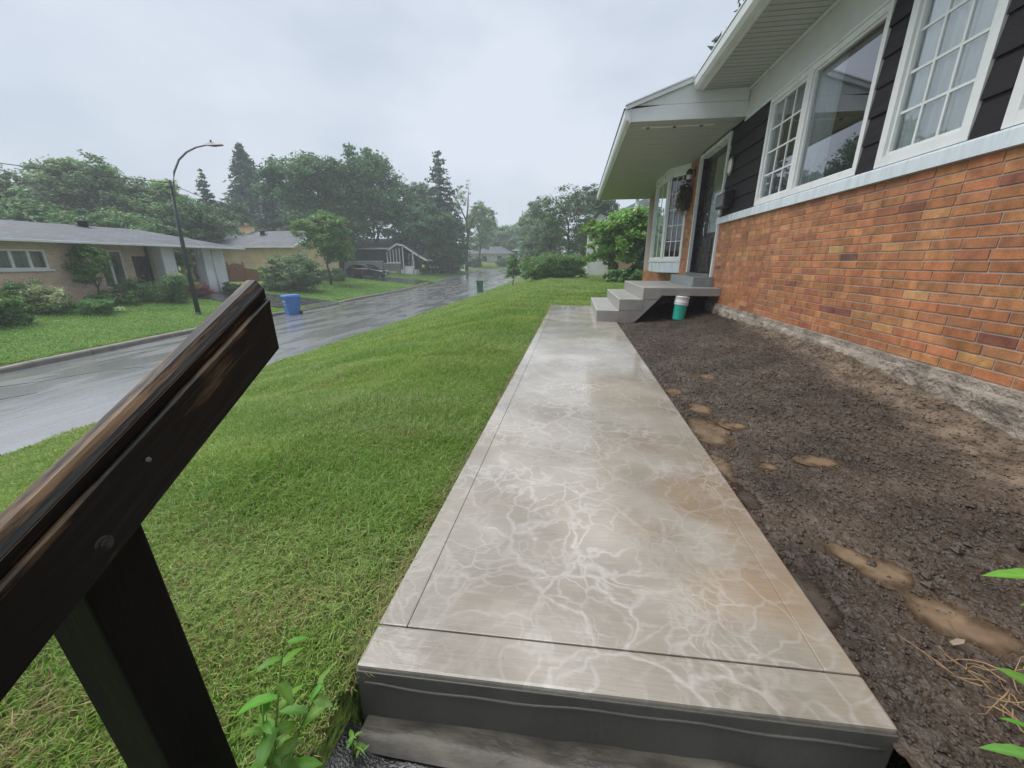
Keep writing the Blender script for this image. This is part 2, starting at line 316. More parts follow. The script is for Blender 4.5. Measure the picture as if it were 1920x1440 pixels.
# bare soil: wet dark loam, dry paler strip kept dry by the eave
m, nt, N, L, b = nodes('soil')
g = N.new("ShaderNodeNewGeometry"); P = g.outputs['Position']
sx = N.new("ShaderNodeSeparateXYZ"); L.new(P, sx.inputs[0])
n1 = noise(3, 7); n2 = noise(70, 5); n3 = noise(1.4, 5)
line = math2('SUBTRACT', sx.outputs['X'], math2('MULTIPLY', sx.outputs['Y'], .10))
dry = mapr(math2('ADD', line, math2('MULTIPLY', math2('SUBTRACT', n3.outputs['Fac'], .5), .7)), 1.62, 1.86, 0, 1)
wetc = N.new("ShaderNodeValToRGB"); wetc.color_ramp.elements[0].position = .35; wetc.color_ramp.elements[0].color = (.031, .0225, .0160, 1)
wetc.color_ramp.elements[1].position = .68; wetc.color_ramp.elements[1].color = (.078, .057, .041, 1); L.new(n1.outputs['Fac'], wetc.inputs[0])
dryc = N.new("ShaderNodeValToRGB"); dryc.color_ramp.elements[0].position = .35; dryc.color_ramp.elements[0].color = (.085, .062, .042, 1)
dryc.color_ramp.elements[1].position = .7; dryc.color_ramp.elements[1].color = (.22, .165, .118, 1); L.new(noise(9, 7).outputs['Fac'], dryc.inputs[0])
c = mixc(dry, wetc.outputs[0], dryc.outputs[0])
L.new(c, b.inputs['Base Color'])
L.new(mapr(dry, 0, 1, .42, .9), b.inputs['Roughness']); b.inputs['Specular IOR Level'].default_value = .4
bp = N.new("ShaderNodeBump"); bp.inputs['Strength'].default_value = .9; bp.inputs['Distance'].default_value = .012
L.new(n2.outputs['Fac'], bp.inputs['Height']); L.new(bp.outputs[0], b.inputs['Normal'])

pm('muddy_water', (.19, .14, .092, 1), .05, c2=(.14, .10, .064, 1), ns=5, bump=.06, bs=30, spec=.5, coords='Generated')
pm('dark_water', (.075, .056, .04, 1), .05, c2=(.04, .03, .024, 1), ns=5, bump=.05, bs=30, spec=.5, coords='Generated')

for nm in ('muddy_water', 'dark_water'):        # shallow margins let the soil show through
    nt = MATS[nm].node_tree; N, L = nt.nodes, nt.links; a = N.new("ShaderNodeAttribute"); a.attribute_name = "Col"
    tr = N.new("ShaderNodeBsdfTransparent"); tr.inputs[0].default_value = (.7, .62, .54, 1); ms = N.new("ShaderNodeMixShader")
    L.new(a.outputs['Color'], ms.inputs[0]); L.new(tr.outputs[0], ms.inputs[1]); L.new(N['Principled BSDF'].outputs[0], ms.inputs[2]); L.new(ms.outputs[0], N['Material Output'].inputs['Surface'])
# handrail wood: black paint worn to bare timber along the edges
def worn_wood(name, amount):
    m, nt, N, L, b = nodes(name)
    t = N.new("ShaderNodeTexCoord"); mp = N.new("ShaderNodeMapping"); mp.inputs['Scale'].default_value = (14, 1.6, 14); L.new(t.outputs['Object'], mp.inputs['Vector'])
    n1 = N.new("ShaderNodeTexNoise"); n1.inputs['Scale'].default_value = 2.4; n1.inputs['Detail'].default_value = 9; n1.inputs['Roughness'].default_value = .65; L.new(mp.outputs[0], n1.inputs['Vector'])
    n2 = N.new("ShaderNodeTexNoise"); n2.inputs['Scale'].default_value = 6; n2.inputs['Detail'].default_value = 8; L.new(mp.outputs[0], n2.inputs['Vector'])
    w = N.new("ShaderNodeValToRGB"); w.color_ramp.elements[0].position = .3; w.color_ramp.elements[0].color = (.07, .045, .025, 1); w.color_ramp.elements[1].position = .7; w.color_ramp.elements[1].color = (.20, .125, .068, 1)
    L.new(n2.outputs['Fac'], w.inputs[0])
    mr = N.new("ShaderNodeMapRange"); mr.inputs['From Min'].default_value = 1 - amount - .05; mr.inputs['From Max'].default_value = 1 - amount + .05; L.new(n1.outputs['Fac'], mr.inputs[0])
    mx = N.new("ShaderNodeMix"); mx.data_type = 'RGBA'; L.new(mr.outputs[0], mx.inputs['Factor']); mx.inputs['A'].default_value = (.0062, .0056, .0052, 1); L.new(w.outputs[0], mx.inputs['B'])
    L.new(mx.outputs['Result'], b.inputs['Base Color']); b.inputs['Roughness'].default_value = .5; b.inputs['Specular IOR Level'].default_value = .28
    bp = N.new("ShaderNodeBump"); bp.inputs['Strength'].default_value = .55; bp.inputs['Distance'].default_value = .004; L.new(n2.outputs['Fac'], bp.inputs['Height']); L.new(bp.outputs[0], b.inputs['Normal'])
worn_wood('rail_paint', .36); worn_wood('rail_worn', .50); worn_wood('rail_board', .37); worn_wood('rail_ledge', .455)
pm('post_paint', (.009, .0082, .007, 1), .68, c2=(.0045, .0043, .004, 1), ns=4, bump=.15, bs=50, stretch=(6, 6, .6), spec=.15)

# ------------------------------------------------------------------ mesh helpers
def link(o, parent=None):
    col.objects.link(o)
    if parent is not None: o.parent = parent
    return o
def tag(o, label=None, cat=None, group=None, kind=None):
    for k, v in (('label', label), ('category', cat), ('group', group), ('kind', kind)):
        if v: o[k] = v
    return o
def empty(name, loc, label, cat, group=None, rz=0):
    o = bpy.data.objects.new(name, None); o.location = loc; o.rotation_euler = (0, 0, rz); o.empty_display_size = .1
    link(o); return tag(o, label, cat, group)
class MB:
    def __init__(s): s.v = []; s.f = []; s.sm = []
    def add(s, vs, fs, M=None, smooth=False):
        n = len(s.v)
        s.v += [tuple(M @ Vector(p)) if M else tuple(p) for p in vs]
        s.f += [tuple(n + i for i in f) for f in fs]; s.sm += [smooth] * len(fs); return s
    def box(s, x0, x1, y0, y1, z0, z1, M=None):
        return s.add([(x0, y0, z0), (x1, y0, z0), (x1, y1, z0), (x0, y1, z0), (x0, y0, z1), (x1, y0, z1), (x1, y1, z1), (x0, y1, z1)],
                     [(0, 3, 2, 1), (4, 5, 6, 7), (0, 1, 5, 4), (1, 2, 6, 5), (2, 3, 7, 6), (3, 0, 4, 7)], M)
    def prism(s, poly, lo, hi, axis='y', M=None):
        """poly: 2D points; axis y: (x,z), axis x: (y,z), axis z: (x,y)"""
        k = len(poly)
        mk = {'y': lambda p, t: (p[0], t, p[1]), 'x': lambda p, t: (t, p[0], p[1]), 'z': lambda p, t: (p[0], p[1], t)}[axis]
        vs = [mk(p, lo) for p in poly] + [mk(p, hi) for p in poly]
        fs = [tuple(range(k))[::-1], tuple(range(k, 2 * k))] + [(i, (i + 1) % k, k + (i + 1) % k, k + i) for i in range(k)]
        return s.add(vs, fs, M)
    def tube(s, pts, rad, sides=8, M=None, cap=True, smooth=True):
        pts = [Vector(p) for p in pts]; rad = rad if hasattr(rad, '__len__') else [rad] * len(pts)
        vs = []; fs = []
        for i, p in enumerate(pts):
            d = (pts[min(i + 1, len(pts) - 1)] - pts[max(i - 1, 0)]).normalized()
            a = d.cross(Vector((0, 0, 1)) if abs(d.z) < .9 else Vector((1, 0, 0))).normalized(); c = d.cross(a)
            for k in range(sides):
                t = 2 * math.pi * k / sides; vs.append(p + (a * math.cos(t) + c * math.sin(t)) * rad[i])
        for i in range(len(pts) - 1):
            for k in range(sides):
                fs.append((i * sides + k, i * sides + (k + 1) % sides, (i + 1) * sides + (k + 1) % sides, (i + 1) * sides + k))
        if cap: fs += [tuple(range(sides))[::-1], tuple(range((len(pts) - 1) * sides, len(pts) * sides))]
        return s.add(vs, fs, M, smooth)
    def lathe(s, prof, c=(0, 0, 0), sides=16, M=None):
        vs = [(c[0] + r * math.cos(2 * math.pi * k / sides), c[1] + r * math.sin(2 * math.pi * k / sides), c[2] + z) for r, z in prof for k in range(sides)]
        fs = [(i * sides + k, i * sides + (k + 1) % sides, (i + 1) * sides + (k + 1) % sides, (i + 1) * sides + k) for i in range(len(prof) - 1) for k in range(sides)]
        fs += [tuple(range(sides))[::-1], tuple(range((len(prof) - 1) * sides, len(prof) * sides))]
        return s.add(vs, fs, M, True)
    def mesh(s, name, bevel=0, seg=2):
        me = bpy.data.meshes.new(name); me.from_pydata(s.v, [], s.f)
        if bevel:
            bm = bmesh.new(); bm.from_mesh(me)
            bmesh.ops.bevel(bm, geom=[e for e in bm.edges if len(e.link_faces) == 2 and e.calc_face_angle(0) > .5], offset=bevel, segments=seg, affect='EDGES', profile=.6)
            bm.to_mesh(me); bm.free()
        elif any(s.sm):
            me.polygons.foreach_set('use_smooth', s.sm)
        me.update(); return me
    def build(s, name, mat, parent=None, bevel=0, seg=2, loc=None):
        me = s.mesh(name, bevel, seg); me.materials.append(MATS[mat])
        o = bpy.data.objects.new(name, me); link(o, parent)
        if loc: o.location = loc
        return o
def inst(name, me, parent, loc=(0, 0, 0), rot=(0, 0, 0), scale=(1, 1, 1)):
    o = bpy.data.objects.new(name, me); o.location = loc; o.rotation_euler = rot; o.scale = scale
    return link(o, parent)
def mesh_np(name, V, F, mat, C=None, smooth=False):
    """V (n,3), F (m,k) one face size, C per-vertex colours"""
    me = bpy.data.meshes.new(name); k = F.shape[1]
    me.vertices.add(len(V)); me.vertices.foreach_set('co', V.astype(np.float32).ravel())
    me.loops.add(F.size); me.loops.foreach_set('vertex_index', F.astype(np.int32).ravel())
    me.polygons.add(len(F)); me.polygons.foreach_set('loop_start', np.arange(0, F.size, k, dtype=np.int32))
    me.polygons.foreach_set('loop_total', np.full(len(F), k, dtype=np.int32))
    me.polygons.foreach_set('use_smooth', np.full(len(F), bool(smooth)))
    if C is not None:
        a = me.color_attributes.new("Col", 'FLOAT_COLOR', 'POINT')
        a.data.foreach_set('color', np.concatenate([C, np.ones((len(C), 1))], 1).astype(np.float32).ravel())
    me.materials.append(MATS[mat]); me.update(); me.validate()
    return me
def obj_np(name, V, F, mat, C=None, parent=None, smooth=False):
    return link(bpy.data.objects.new(name, mesh_np(name, V, F, mat, C, smooth)), parent)
def vnoise(x, y, seed=0):
    xi = np.floor(x).astype(np.int64); yi = np.floor(y).astype(np.int64); fx = x - xi; fy = y - yi
    fx = fx * fx * (3 - 2 * fx); fy = fy * fy * (3 - 2 * fy)
    def h(a, c):
        n = (a * 374761393 + c * 668265263 + seed * 1274126177) & 0x7fffffff
        n = ((n ^ (n >> 13)) * 1274126177) & 0x7fffffff
        return ((n ^ (n >> 16)) & 0xffff) / 65535.
    return (h(xi, yi) * (1 - fx) + h(xi + 1, yi) * fx) * (1 - fy) + (h(xi, yi + 1) * (1 - fx) + h(xi + 1, yi + 1) * fx) * fy
def fbm(x, y, seed=0, oct=4):
    s = 0; a = .5; t = 0
    for o in range(oct):
        s = s + a * vnoise(x * 2 ** o, y * 2 ** o, seed + o * 17); t += a; a *= .5
    return s / t
def grid(xs, ys, zf):
    X, Y = np.meshgrid(xs, ys); Z = zf(X, Y)
    V = np.stack([X.ravel(), Y.ravel(), Z.ravel()], 1); nx, ny = len(xs), len(ys)
    i = np.arange(nx - 1)[None, :] + nx * np.arange(ny - 1)[:, None]; i = i.ravel()
    return V, np.stack([i, i + 1, i + nx + 1, i + nx], 1)

# ------------------------------------------------------------------ terrain
LKp = [(-40, -14.2), (8, -14.3), (13, -14.9), (20, -15.6), (30, -16.1), (55, -16.9), (90, -17.8)]
RKp = [(-40, -8.3), (40, -8.2), (65, -7.8), (90, -7.2)]
ZRp = [(-40, -1.7), (33, -1.7), (37, -1.66), (72, -.72), (80, -.45), (100, 1.0), (160, 3.2), (260, 5)]
ip = lambda y, p: np.interp(y, [a for a, _ in p], [c for _, c in p])
LK = lambda y: ip(y, LKp)
RK = lambda y: ip(y, RKp)
ZR = lambda y: ip(y, ZRp)
def zt(x, y):
    x = np.asarray(x, float); y = np.asarray(y, float)
    l = LK(y); r = RK(y); z = ZR(y)
    left = z + .12 + np.minimum((l - x) * .085, .8)
    t = np.clip((x - r) / (-1.6 - r), 0, 1)
    base = z - .03; top = np.maximum(-.05, np.minimum(z + .3, 99))
    ts = t + .10 * np.sin(t * math.pi * 2) * -.35 * t          # slight roll-over near the crest
    right = base + (top - base) * np.clip(ts, 0, 1)
    right = right - np.clip((.75 - y) * .22, 0, .5) * (x > r)   # falls away beside the steps
    out = np.where(x < l - .22, left, np.where(x < r, z - .03, right))
    cross = (y > 69) & (y < 79.5) & (x < -6)
    return np.where(cross, z - .03, out)
def zs(x, y): return float(zt(x, y))

xs = np.concatenate([np.linspace(-140, -62, 8), np.linspace(-60, -20, 41), np.linspace(-19.8, -7.6, 123), np.linspace(-7.4, -.62, 60), [-.56, -.5, .70, .76, 2.46, 2.52], np.linspace(3, 30, 14), np.linspace(45, 90, 4)])
ys = np.concatenate([np.linspace(-40, -1, 14), np.linspace(-.8, .5, 12), [.64, .70], np.linspace(.8, 26, 85), np.linspace(26.5, 100, 110), np.linspace(104, 190, 12)])
def ground_z(X, Y):
    Z = zt(X, Y)
    bumps = (fbm(X * .9, Y * .9, 3) - .5) * .07 * ((X > RK(Y) + .3) | (X < LK(Y) - .4)) * (np.abs(X) < 60)
    Z = Z + bumps
    cut = (X > -.54) & (X < 2.5) & (Y < 9.9)
    return np.where(cut, np.minimum(Z, -.45), Z)
V, F = grid(xs, ys, ground_z)
ground = obj_np('ground', V, F, 'turf', smooth=True); tag(ground, kind='structure')

# street
yy = np.concatenate([np.linspace(-40, 0, 12), np.linspace(1, 79, 160)])
rows = []
for y in yy:
    l, r = LK(y), RK(y)
    for t in np.linspace(0, 1, 13):
        crown = .05 * (1 - (2 * t - 1) ** 2)
        rows.append((l - .02 + (r + .08 - l) * t, y, ZR(y) + .004 + crown - .02))
V = np.array(rows); nx = 13; i = (np.arange(12)[None] + nx * np.arange(len(yy) - 1)[:, None]).ravel()
street = obj_np('street', V, np.stack([i, i + 1, i + nx + 1, i + nx], 1), 'wet_street', smooth=True); tag(street, kind='structure')
V, F = grid(np.linspace(-80, -6.5, 40), np.linspace(71, 79, 9), lambda X, Y: ZR(Y) + .045)
tag(obj_np('side_street', V, F, 'wet_street'), kind='structure')
def drive(x0, x1, y0, y1, off=.03):
    V, F = grid(np.linspace(x0, x1, 30), np.linspace(y0, y1, 24), lambda X, Y: zt(X, Y) + off)
    tag(obj_np('driveway', V, F, 'drive_asphalt'), kind='structure')
drive(-24.5, -15.2, 20.4, 24.9); drive(-27.5, -16.3, 41.9, 46.6); drive(-22, -14.15, -6, 6.2)
# cracks in the street
for pts in ([(-12.9, 6.2), (-12.2, 7.0), (-11.9, 7.9), (-11.2, 8.5)], [(-12.0, 5.2), (-11.5, 5.6), (-11.2, 6.3)], [(-10.2, 20), (-10.5, 23), (-10.3, 26), (-10.7, 30)]):
    mb = MB(); mb.tube([(x, y, ZR(y) + .028 - .02 * abs((x + 11.5) / 3)) for x, y in pts], .016, 4); tag(mb.build('street_crack', 'rubber', street))
# kerb stones on the far side
kerb = bpy.data.objects.new('kerb', None); link(kerb); tag(kerb, kind='structure')
def kerb_run(y0, y1, step):
    n = max(1, int(round((y1 - y0) / step)))
    for k in range(n):
        a = y0 + (y1 - y0) * k / n + .006; c = y0 + (y1 - y0) * (k + 1) / n - .006
        la, lc = LK(a), LK(c); za, zc = ZR(a), ZR(c); j = random.uniform(-.012, .012); d0 = .0 if not (k == 0 or k == n - 1) else -.07
        mb = MB()
        vs = []
        for (l, y, z, dd) in ((la, a, za, d0 if k == 0 else 0), (lc, c, zc, d0 if k == n - 1 else 0)):
            for dx, dz in ((.02, -.08), (.0, .10 + dd), (-.03, .135 + dd), (-.20, .14 + dd), (-.22, -.08)): vs.append((l + dx + j, y, z + dz))
        mb.add(vs, [(0, 1, 2, 3, 4)[::-1], (5, 6, 7, 8, 9)] + [(q, (q + 1) % 5, 5 + (q + 1) % 5, 5 + q) for q in range(5)])
        mb.build('kerb_stone', 'kerb_concrete', kerb)
kerb_run(6.7, 20.1, 1.5); kerb_run(25.2, 41.6, 1.8); kerb_run(46.9, 70, 2.5)

# ------------------------------------------------------------------ walkway slab (edging strips and field are separate pours of the tool line)
walk = bpy.data.objects.new('walkway', None); link(walk); tag(walk, kind='structure')
WX0, WX1, WY0, WY1 = -.515, .765, .685, 9.68
mb = MB()
gap = .0015; ex = .085
def slab(poly, z=0.0, name='slab_panel', bev=.0025):
    mb = MB(); mb.prism(poly, -.30, z, 'z'); return mb.build(name, 'walk_concrete', walk, bevel=bev, seg=2)
f0 = lambda x: WY0 + (x - WX0) * .036         # front edge runs slightly askew
slab([(WX0 + ex + gap, f0(WX0 + ex) + .125), (WX1 - ex - gap * .4, f0(WX1 - ex) + .125), (WX1 - ex - gap * .4, WY1), (WX0 + ex + gap, WY1)], 0, 'field_slab')
slab([(WX0, f0(WX0) + .125), (WX0 + ex, f0(WX0 + ex) + .125), (WX0 + ex, WY1), (WX0, WY1)], -.0005, 'edge_band', .004)
slab([(WX1 - ex, f0(WX1 - ex) + .125), (WX1, f0(WX1) + .125), (WX1, WY1), (WX1 - ex, WY1)], -.0005, 'edge_band', .004)
slab([(WX0, f0(WX0)), (WX1, f0(WX1)), (WX1, f0(WX1) + .1225), (WX0, f0(WX0) + .1228)], -.0004, 'end_band', .008)
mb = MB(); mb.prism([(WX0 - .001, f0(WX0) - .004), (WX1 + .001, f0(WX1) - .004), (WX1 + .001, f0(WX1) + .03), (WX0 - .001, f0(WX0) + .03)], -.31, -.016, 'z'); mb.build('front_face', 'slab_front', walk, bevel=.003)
# form-board ridge on the front face
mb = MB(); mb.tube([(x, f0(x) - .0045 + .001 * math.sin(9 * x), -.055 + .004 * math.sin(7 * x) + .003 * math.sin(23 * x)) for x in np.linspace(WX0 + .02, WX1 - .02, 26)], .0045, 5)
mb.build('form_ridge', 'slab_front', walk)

# step ledge and wet asphalt landing in front of the slab
ledge = bpy.data.objects.new('step_ledge', None); link(ledge); tag(ledge, kind='structure')
V, F = grid(np.linspace(-.50, .95, 60), np.linspace(.612, .72, 10), lambda X, Y: -.172 + (fbm(X * 9, Y * 30, 5) - .5) * .02 - np.clip((.64 - Y) * .8, 0, .03))
obj_np('ledge_top', V, F, 'old_concrete', parent=ledge, smooth=True)
MB().box(-.50, .95, .622, .70, -.5, -.20).build('ledge_body', 'old_concrete', ledge)
V, F = grid(np.linspace(-.62, 1.2, 70), np.linspace(-.6, .66, 50), lambda X, Y: -.205 + (fbm(X * 14, Y * 14, 8) - .5) * .012 + np.clip((-.42 - X) * .25, 0, .05))
tag(obj_np('asphalt_landing', V, F, 'asphalt_near', smooth=True), kind='structure')

# ------------------------------------------------------------------ soil bed with puddles
PUD = [(.895, 2.47, .15, .24, 1), (1.10, 2.58, .07, .06, 1), (.96, 2.90, .085, .10, 1), (.875, 3.28, .085, .11, 1), (1.25, 3.68, .06, .10, 1),
       (1.06, 2.03, .045, .045, 1), (1.36, 2.10, .10, .05, 1), (1.05, 1.37, .06, .06, 1), (1.13, 1.29, .07, .055, 1), (1.16, 1.13, .07, .06, 1), (1.24, 1.06, .06, .05, 1),
       (.815, 2.03, .05, .17, 1), (.80, 1.14, .06, .14, 2), (.83, 1.70, .05, .10, 2)]
def soil_base(X, Y):
    u = np.clip((X - .77) / 1.6, 0, 1)
    wallz = np.interp(Y, [-.5, 1.2, 2.2, 3.0, 3.7, 5, 6.5, 9.8], [.0, .03, .10, .18, .235, .24, .19, .12])
    return -.03 + (wallz + .03) * u ** 1.7 - np.clip((.40 - Y), 0, 1) * .25
PLEV = [float(soil_base(px, py)) - .010 for (px, py, rx, ry, kd) in PUD]
def soil_z(X, Y):
    u = np.clip((X - .77) / 1.6, 0, 1)
    z = soil_base(X, Y)
    z = z + (fbm(X * 2.2, Y * 2.2, 21) - .5) * .04 * np.clip(u * 4, 0, 1)
    rough = (fbm(X * 12, Y * 12, 31, 3) - .5) * .026 + (fbm(X * 45, Y * 45, 41, 2) - .5) * .014
    for (px, py, rx, ry, kd), lev in zip(PUD, PLEV):
        wob = 1.25 + 1.8 * (fbm(X * 9 + px, Y * 9, 91, 3) - .5)
        d = (((X - px) / rx) ** 2 + ((Y - py) / ry) ** 2) * wob
        w = 1 / (1 + d ** 2)
        z = z * (1 - w) + (lev - .017) * w; rough = rough * (1 - .25 * w)
    return z + rough
V, F = grid(np.arange(.755, 2.43, .014), np.concatenate([np.arange(-.5, 4.2, .014), np.arange(4.2, 9.9, .04)]), soil_z)
soil = obj_np('soil_bed', V, F, 'soil', smooth=False); tag(soil, kind='structure')
for (px, py, rx, ry, kd), lev in zip(PUD, PLEV):          # water fills each hollow up to its level
    xs_ = np.arange(max(px - rx * 1.5, WX1 - .006), px + rx * 1.5, .007); ys_ = np.arange(py - ry * 1.5, py + ry * 1.5, .007)
    V, F = grid(xs_, ys_, lambda X, Y: X * 0 + lev); zc = soil_z(V[:, 0], V[:, 1])
    inside = ((V[:, 0] - px) / rx) ** 2 + ((V[:, 1] - py) / ry) ** 2 < 2.1
    F = F[((zc[F] < lev) & inside[F]).any(1)]
    if len(F) == 0: continue
    used, inv = np.unique(F, return_inverse=True)
    dep = np.clip((lev - zc[used]) / .02 + .12, .0, 1); o = obj_np('puddle', V[used], inv.reshape(F.shape), 'dark_water' if kd == 2 else 'muddy_water', np.repeat(dep[:, None], 3, 1)); tag(o, kind='structure')
# clods and crumbs: uncountable
def clods(n, seed):
    r = np.random.default_rng(seed)
    x = r.uniform(.79, 2.34, n); y = .42 + 6.5 * r.random(n) ** 1.8
    s = .003 + .009 * r.random(n) ** 3.0; s *= np.clip(.75 + y * .09, .7, 1.4)
    big = r.random(n) < .006; s[big] = r.uniform(.012, .024, big.sum())
    z = soil_z(x, y) + s * .35
    for (px, py, rx, ry, kd), lev in zip(PUD, PLEV):
        inp = ((x - px) / rx) ** 2 + ((y - py) / ry) ** 2 < 1
        keep = r.random(n) < .10
        z = np.where(inp & ~keep, -2, np.where(inp, lev + s * .15, z))
    ok = z > -1; x, y, z, s = x[ok], y[ok], z[ok], s[ok]; n = len(x)
    oc = np.array([(1, 0, 0), (-1, 0, 0), (0, 1, 0), (0, -1, 0), (0, 0, 1), (0, 0, -1)], float)
    of = np.array([(0, 2, 4), (2, 1, 4), (1, 3, 4), (3, 0, 4), (2, 0, 5), (1, 2, 5), (3, 1, 5), (0, 3, 5)])
    V = oc[None] * (s[:, None, None] * r.uniform(.6, 1.3, (n, 6, 1))); a = r.uniform(0, 6.28, n)
    Vx = V[..., 0] * np.cos(a)[:, None] - V[..., 1] * np.sin(a)[:, None]; Vy = V[..., 0] * np.sin(a)[:, None] + V[..., 1] * np.cos(a)[:, None]
    W = np.stack([Vx + x[:, None], Vy + y[:, None], V[..., 2] * .75 + z[:, None]], -1).reshape(-1, 3)
    return W, (of[None] + 6 * np.arange(n)[:, None, None]).reshape(-1, 3)
W, F = clods(40000, 5)
tag(obj_np('soil_crumbs', W, F, 'soil'), 'dark wet crumbs and clods of loam strewn over the bare bed', 'soil', kind='stuff')

# ================================================================== the brick bungalow
WX = 2.404
house = empty('bungalow', (WX, 6.5, 0), 'orange brick bungalow with dark lap siding, white windows and deep porch eave', 'house')
HO = Vector((WX, 6.5, 0))
def hb(mb, name, mat, bevel=0, parent=None):
    """build with world coordinates, parented under the house (empty has no rotation)"""
    o = mb.build(name, mat, parent or house, bevel)
    o.location = (-HO if parent is None else Vector((0, 0, 0)))
    return o
# hidden body: walls behind, interior room, roof
mb = MB()
mb.box(2.4062, 2.60, -1.6, 7.66, .33, 1.615)
mb.box(2.4062, 2.60, 9.22, 10.02, .10, 3.05); mb.box(2.4062, 2.60, 10.02, 12.5, .10, .78); mb.box(2.4062, 2.60, 12.5, 15.0, .1, 3.05)
hb(mb, 'mortar_bed', 'mortar')
mb = MB()
mb.box(5.2, 5.3, -1.6, 15, -.4, 3.5); mb.box(2.6, 5.2, -1.7, -1.6, -.4, 3.5); mb.box(2.42, 9.5, 14.98, 15.1, -.4, 3.38)
mb.box(2.6, 5.2, -1.6, 15, .6, .62); mb.box(2.42, 5.2, -1.6, 15, 3.385, 3.40); mb.box(2.60, 5.2, 9.3, 9.36, .62, 3.38); mb.box(2.62, 5.2, 6.6, 6.66, .62, 3.38)
mb.box(2.60, 2.66, 9.3, 9.9, .6, 3.38)
hb(mb, 'interior', 'dark_room')
# foundation with a rough, spalled face
def found(Y, Z, seed): return (fbm(Y * 6, Z * 6, seed) - .5) * .07 + (fbm(Y * 22, Z * 22, seed + 3, 3) - .5) * .035
ysf = np.arange(-1.6, 7.2, .025); zsf = np.arange(-.3, .345, .02)
Yg, Zg = np.meshgrid(ysf, zsf); top = .325 + (fbm(ysf * 7, ysf * 0, 9) - .5) * .02
Zg = np.minimum(Zg, top[None]); Xg = 2.352 + found(Yg, Zg, 50) * np.clip((.34 - Zg) * 12, .25, 1) + .04 * (Zg > .30)
V = np.stack([Xg.ravel(), Yg.ravel(), Zg.ravel()], 1); nx = len(ysf); i = (np.arange(nx - 1)[None] + nx * np.arange(len(zsf) - 1)[:, None]).ravel()
o = obj_np('foundation', V, np.stack([i, i + 1, i + nx + 1, i + nx], 1), 'foundation', parent=house, smooth=True); o.location = -HO
hb(MB().box(2.37, 2.6, -1.6, 7.66, -.4, .335).box(2.40, 2.6, 7.2, 15, -.4, .10), 'foundation_core', 'foundation')

# bricks
CH, BL, BT = .0669, .2285, .0085
PAL = [(.44, .175, .075), (.47, .195, .085), (.41, .155, .068), (.38, .16, .075), (.50, .235, .10), (.53, .29, .125), (.36, .125, .066), (.27, .098, .062), (.43, .18, .085), (.38, .155, .066), (.19, .08, .06), (.45, .17, .075)]
PW = [7, 6, 5, 4, 2.6, .8, 2.0, .7, 5, 4, .2, 6]
def brickcol():
    c = random.choices(PAL, PW)[0]; k = random.uniform(.86, 1.08); return (c[0] * k, c[1] * 1.05 * k * random.uniform(.93, 1.07), c[2] * 1.04 * k)
allb = []
def course_run(y0, y1, z0, z1, shift):
    r = int(round((z1 - z0) / CH)); h = (z1 - z0) / r
    for k in range(r):
        off = (shift + k * .5 + random.uniform(-.12, .12)) % 1.0
        y = y0 - off * BL
        while y < y1:
            L_ = BL * random.choice((1, 1, 1, 1, 1, 1.0, .5)) if random.random() < .25 else BL
            a, c = max(y, y0), min(y + L_, y1)
            if c - a > .03: allb.append((a + .004, c - .004, z0 + k * h + .0045, z0 + (k + 1) * h - .0045, brickcol()))
            y += L_
course_run(-1.6, 7.655, .335, 1.612, .2)
n_main = len(allb)
course_run(9.225, 9.99, .55, 3.03, .1); course_run(9.99, 14.98, .15, .75, .3)
vis = [(q[0] ** 2 + 2 * (q[2] - 1) ** 2, k) for k, q in enumerate(allb[:n_main]) if q[1] > 2.30]
near = set(k for _, k in sorted(vis)[:300])
bmx = MB().box(-.03, .5, 0, 0, 0, 0)  # placeholder replaced below
mb = MB().box(-.5, .5, -.5, .5, -.5, .5)
def brick_mesh(ln):
    m = MB().box(-BT, .03, -ln / 2, ln / 2, -.0289, .0289)
    me = m.mesh('brick', .0022, 1); me.materials.append(MATS['brick_piece']); return me
cache = {}
sv, sf, scn = [], [], []
for k, (a, c, z0, z1, co) in enumerate(allb):
    if k in near:
        ln = round(c - a, 3)
        if ln not in cache: cache[ln] = brick_mesh(ln)
        o = inst('brick', cache[ln], house, Vector((WX + BT - .003 + random.uniform(-.0015, .0015), (a + c) / 2, (z0 + z1) / 2)) - HO, (random.uniform(-.004, .004), 0, random.uniform(-.004, .004)))
        o.color = co + (1,)
    else:
        m = MB().box(WX - .003 + random.uniform(-.0015, .0015), WX + .03, a, c, z0, z1); n = len(sv)
        sv += m.v; sf += [tuple(n + q for q in f) for f in m.f]; scn += [co] * 8
o = obj_np('brickwork', np.array(sv), np.array(sf), 'brick_mass', np.array(scn), house); o.location = -HO; tag(o, kind='stuff')

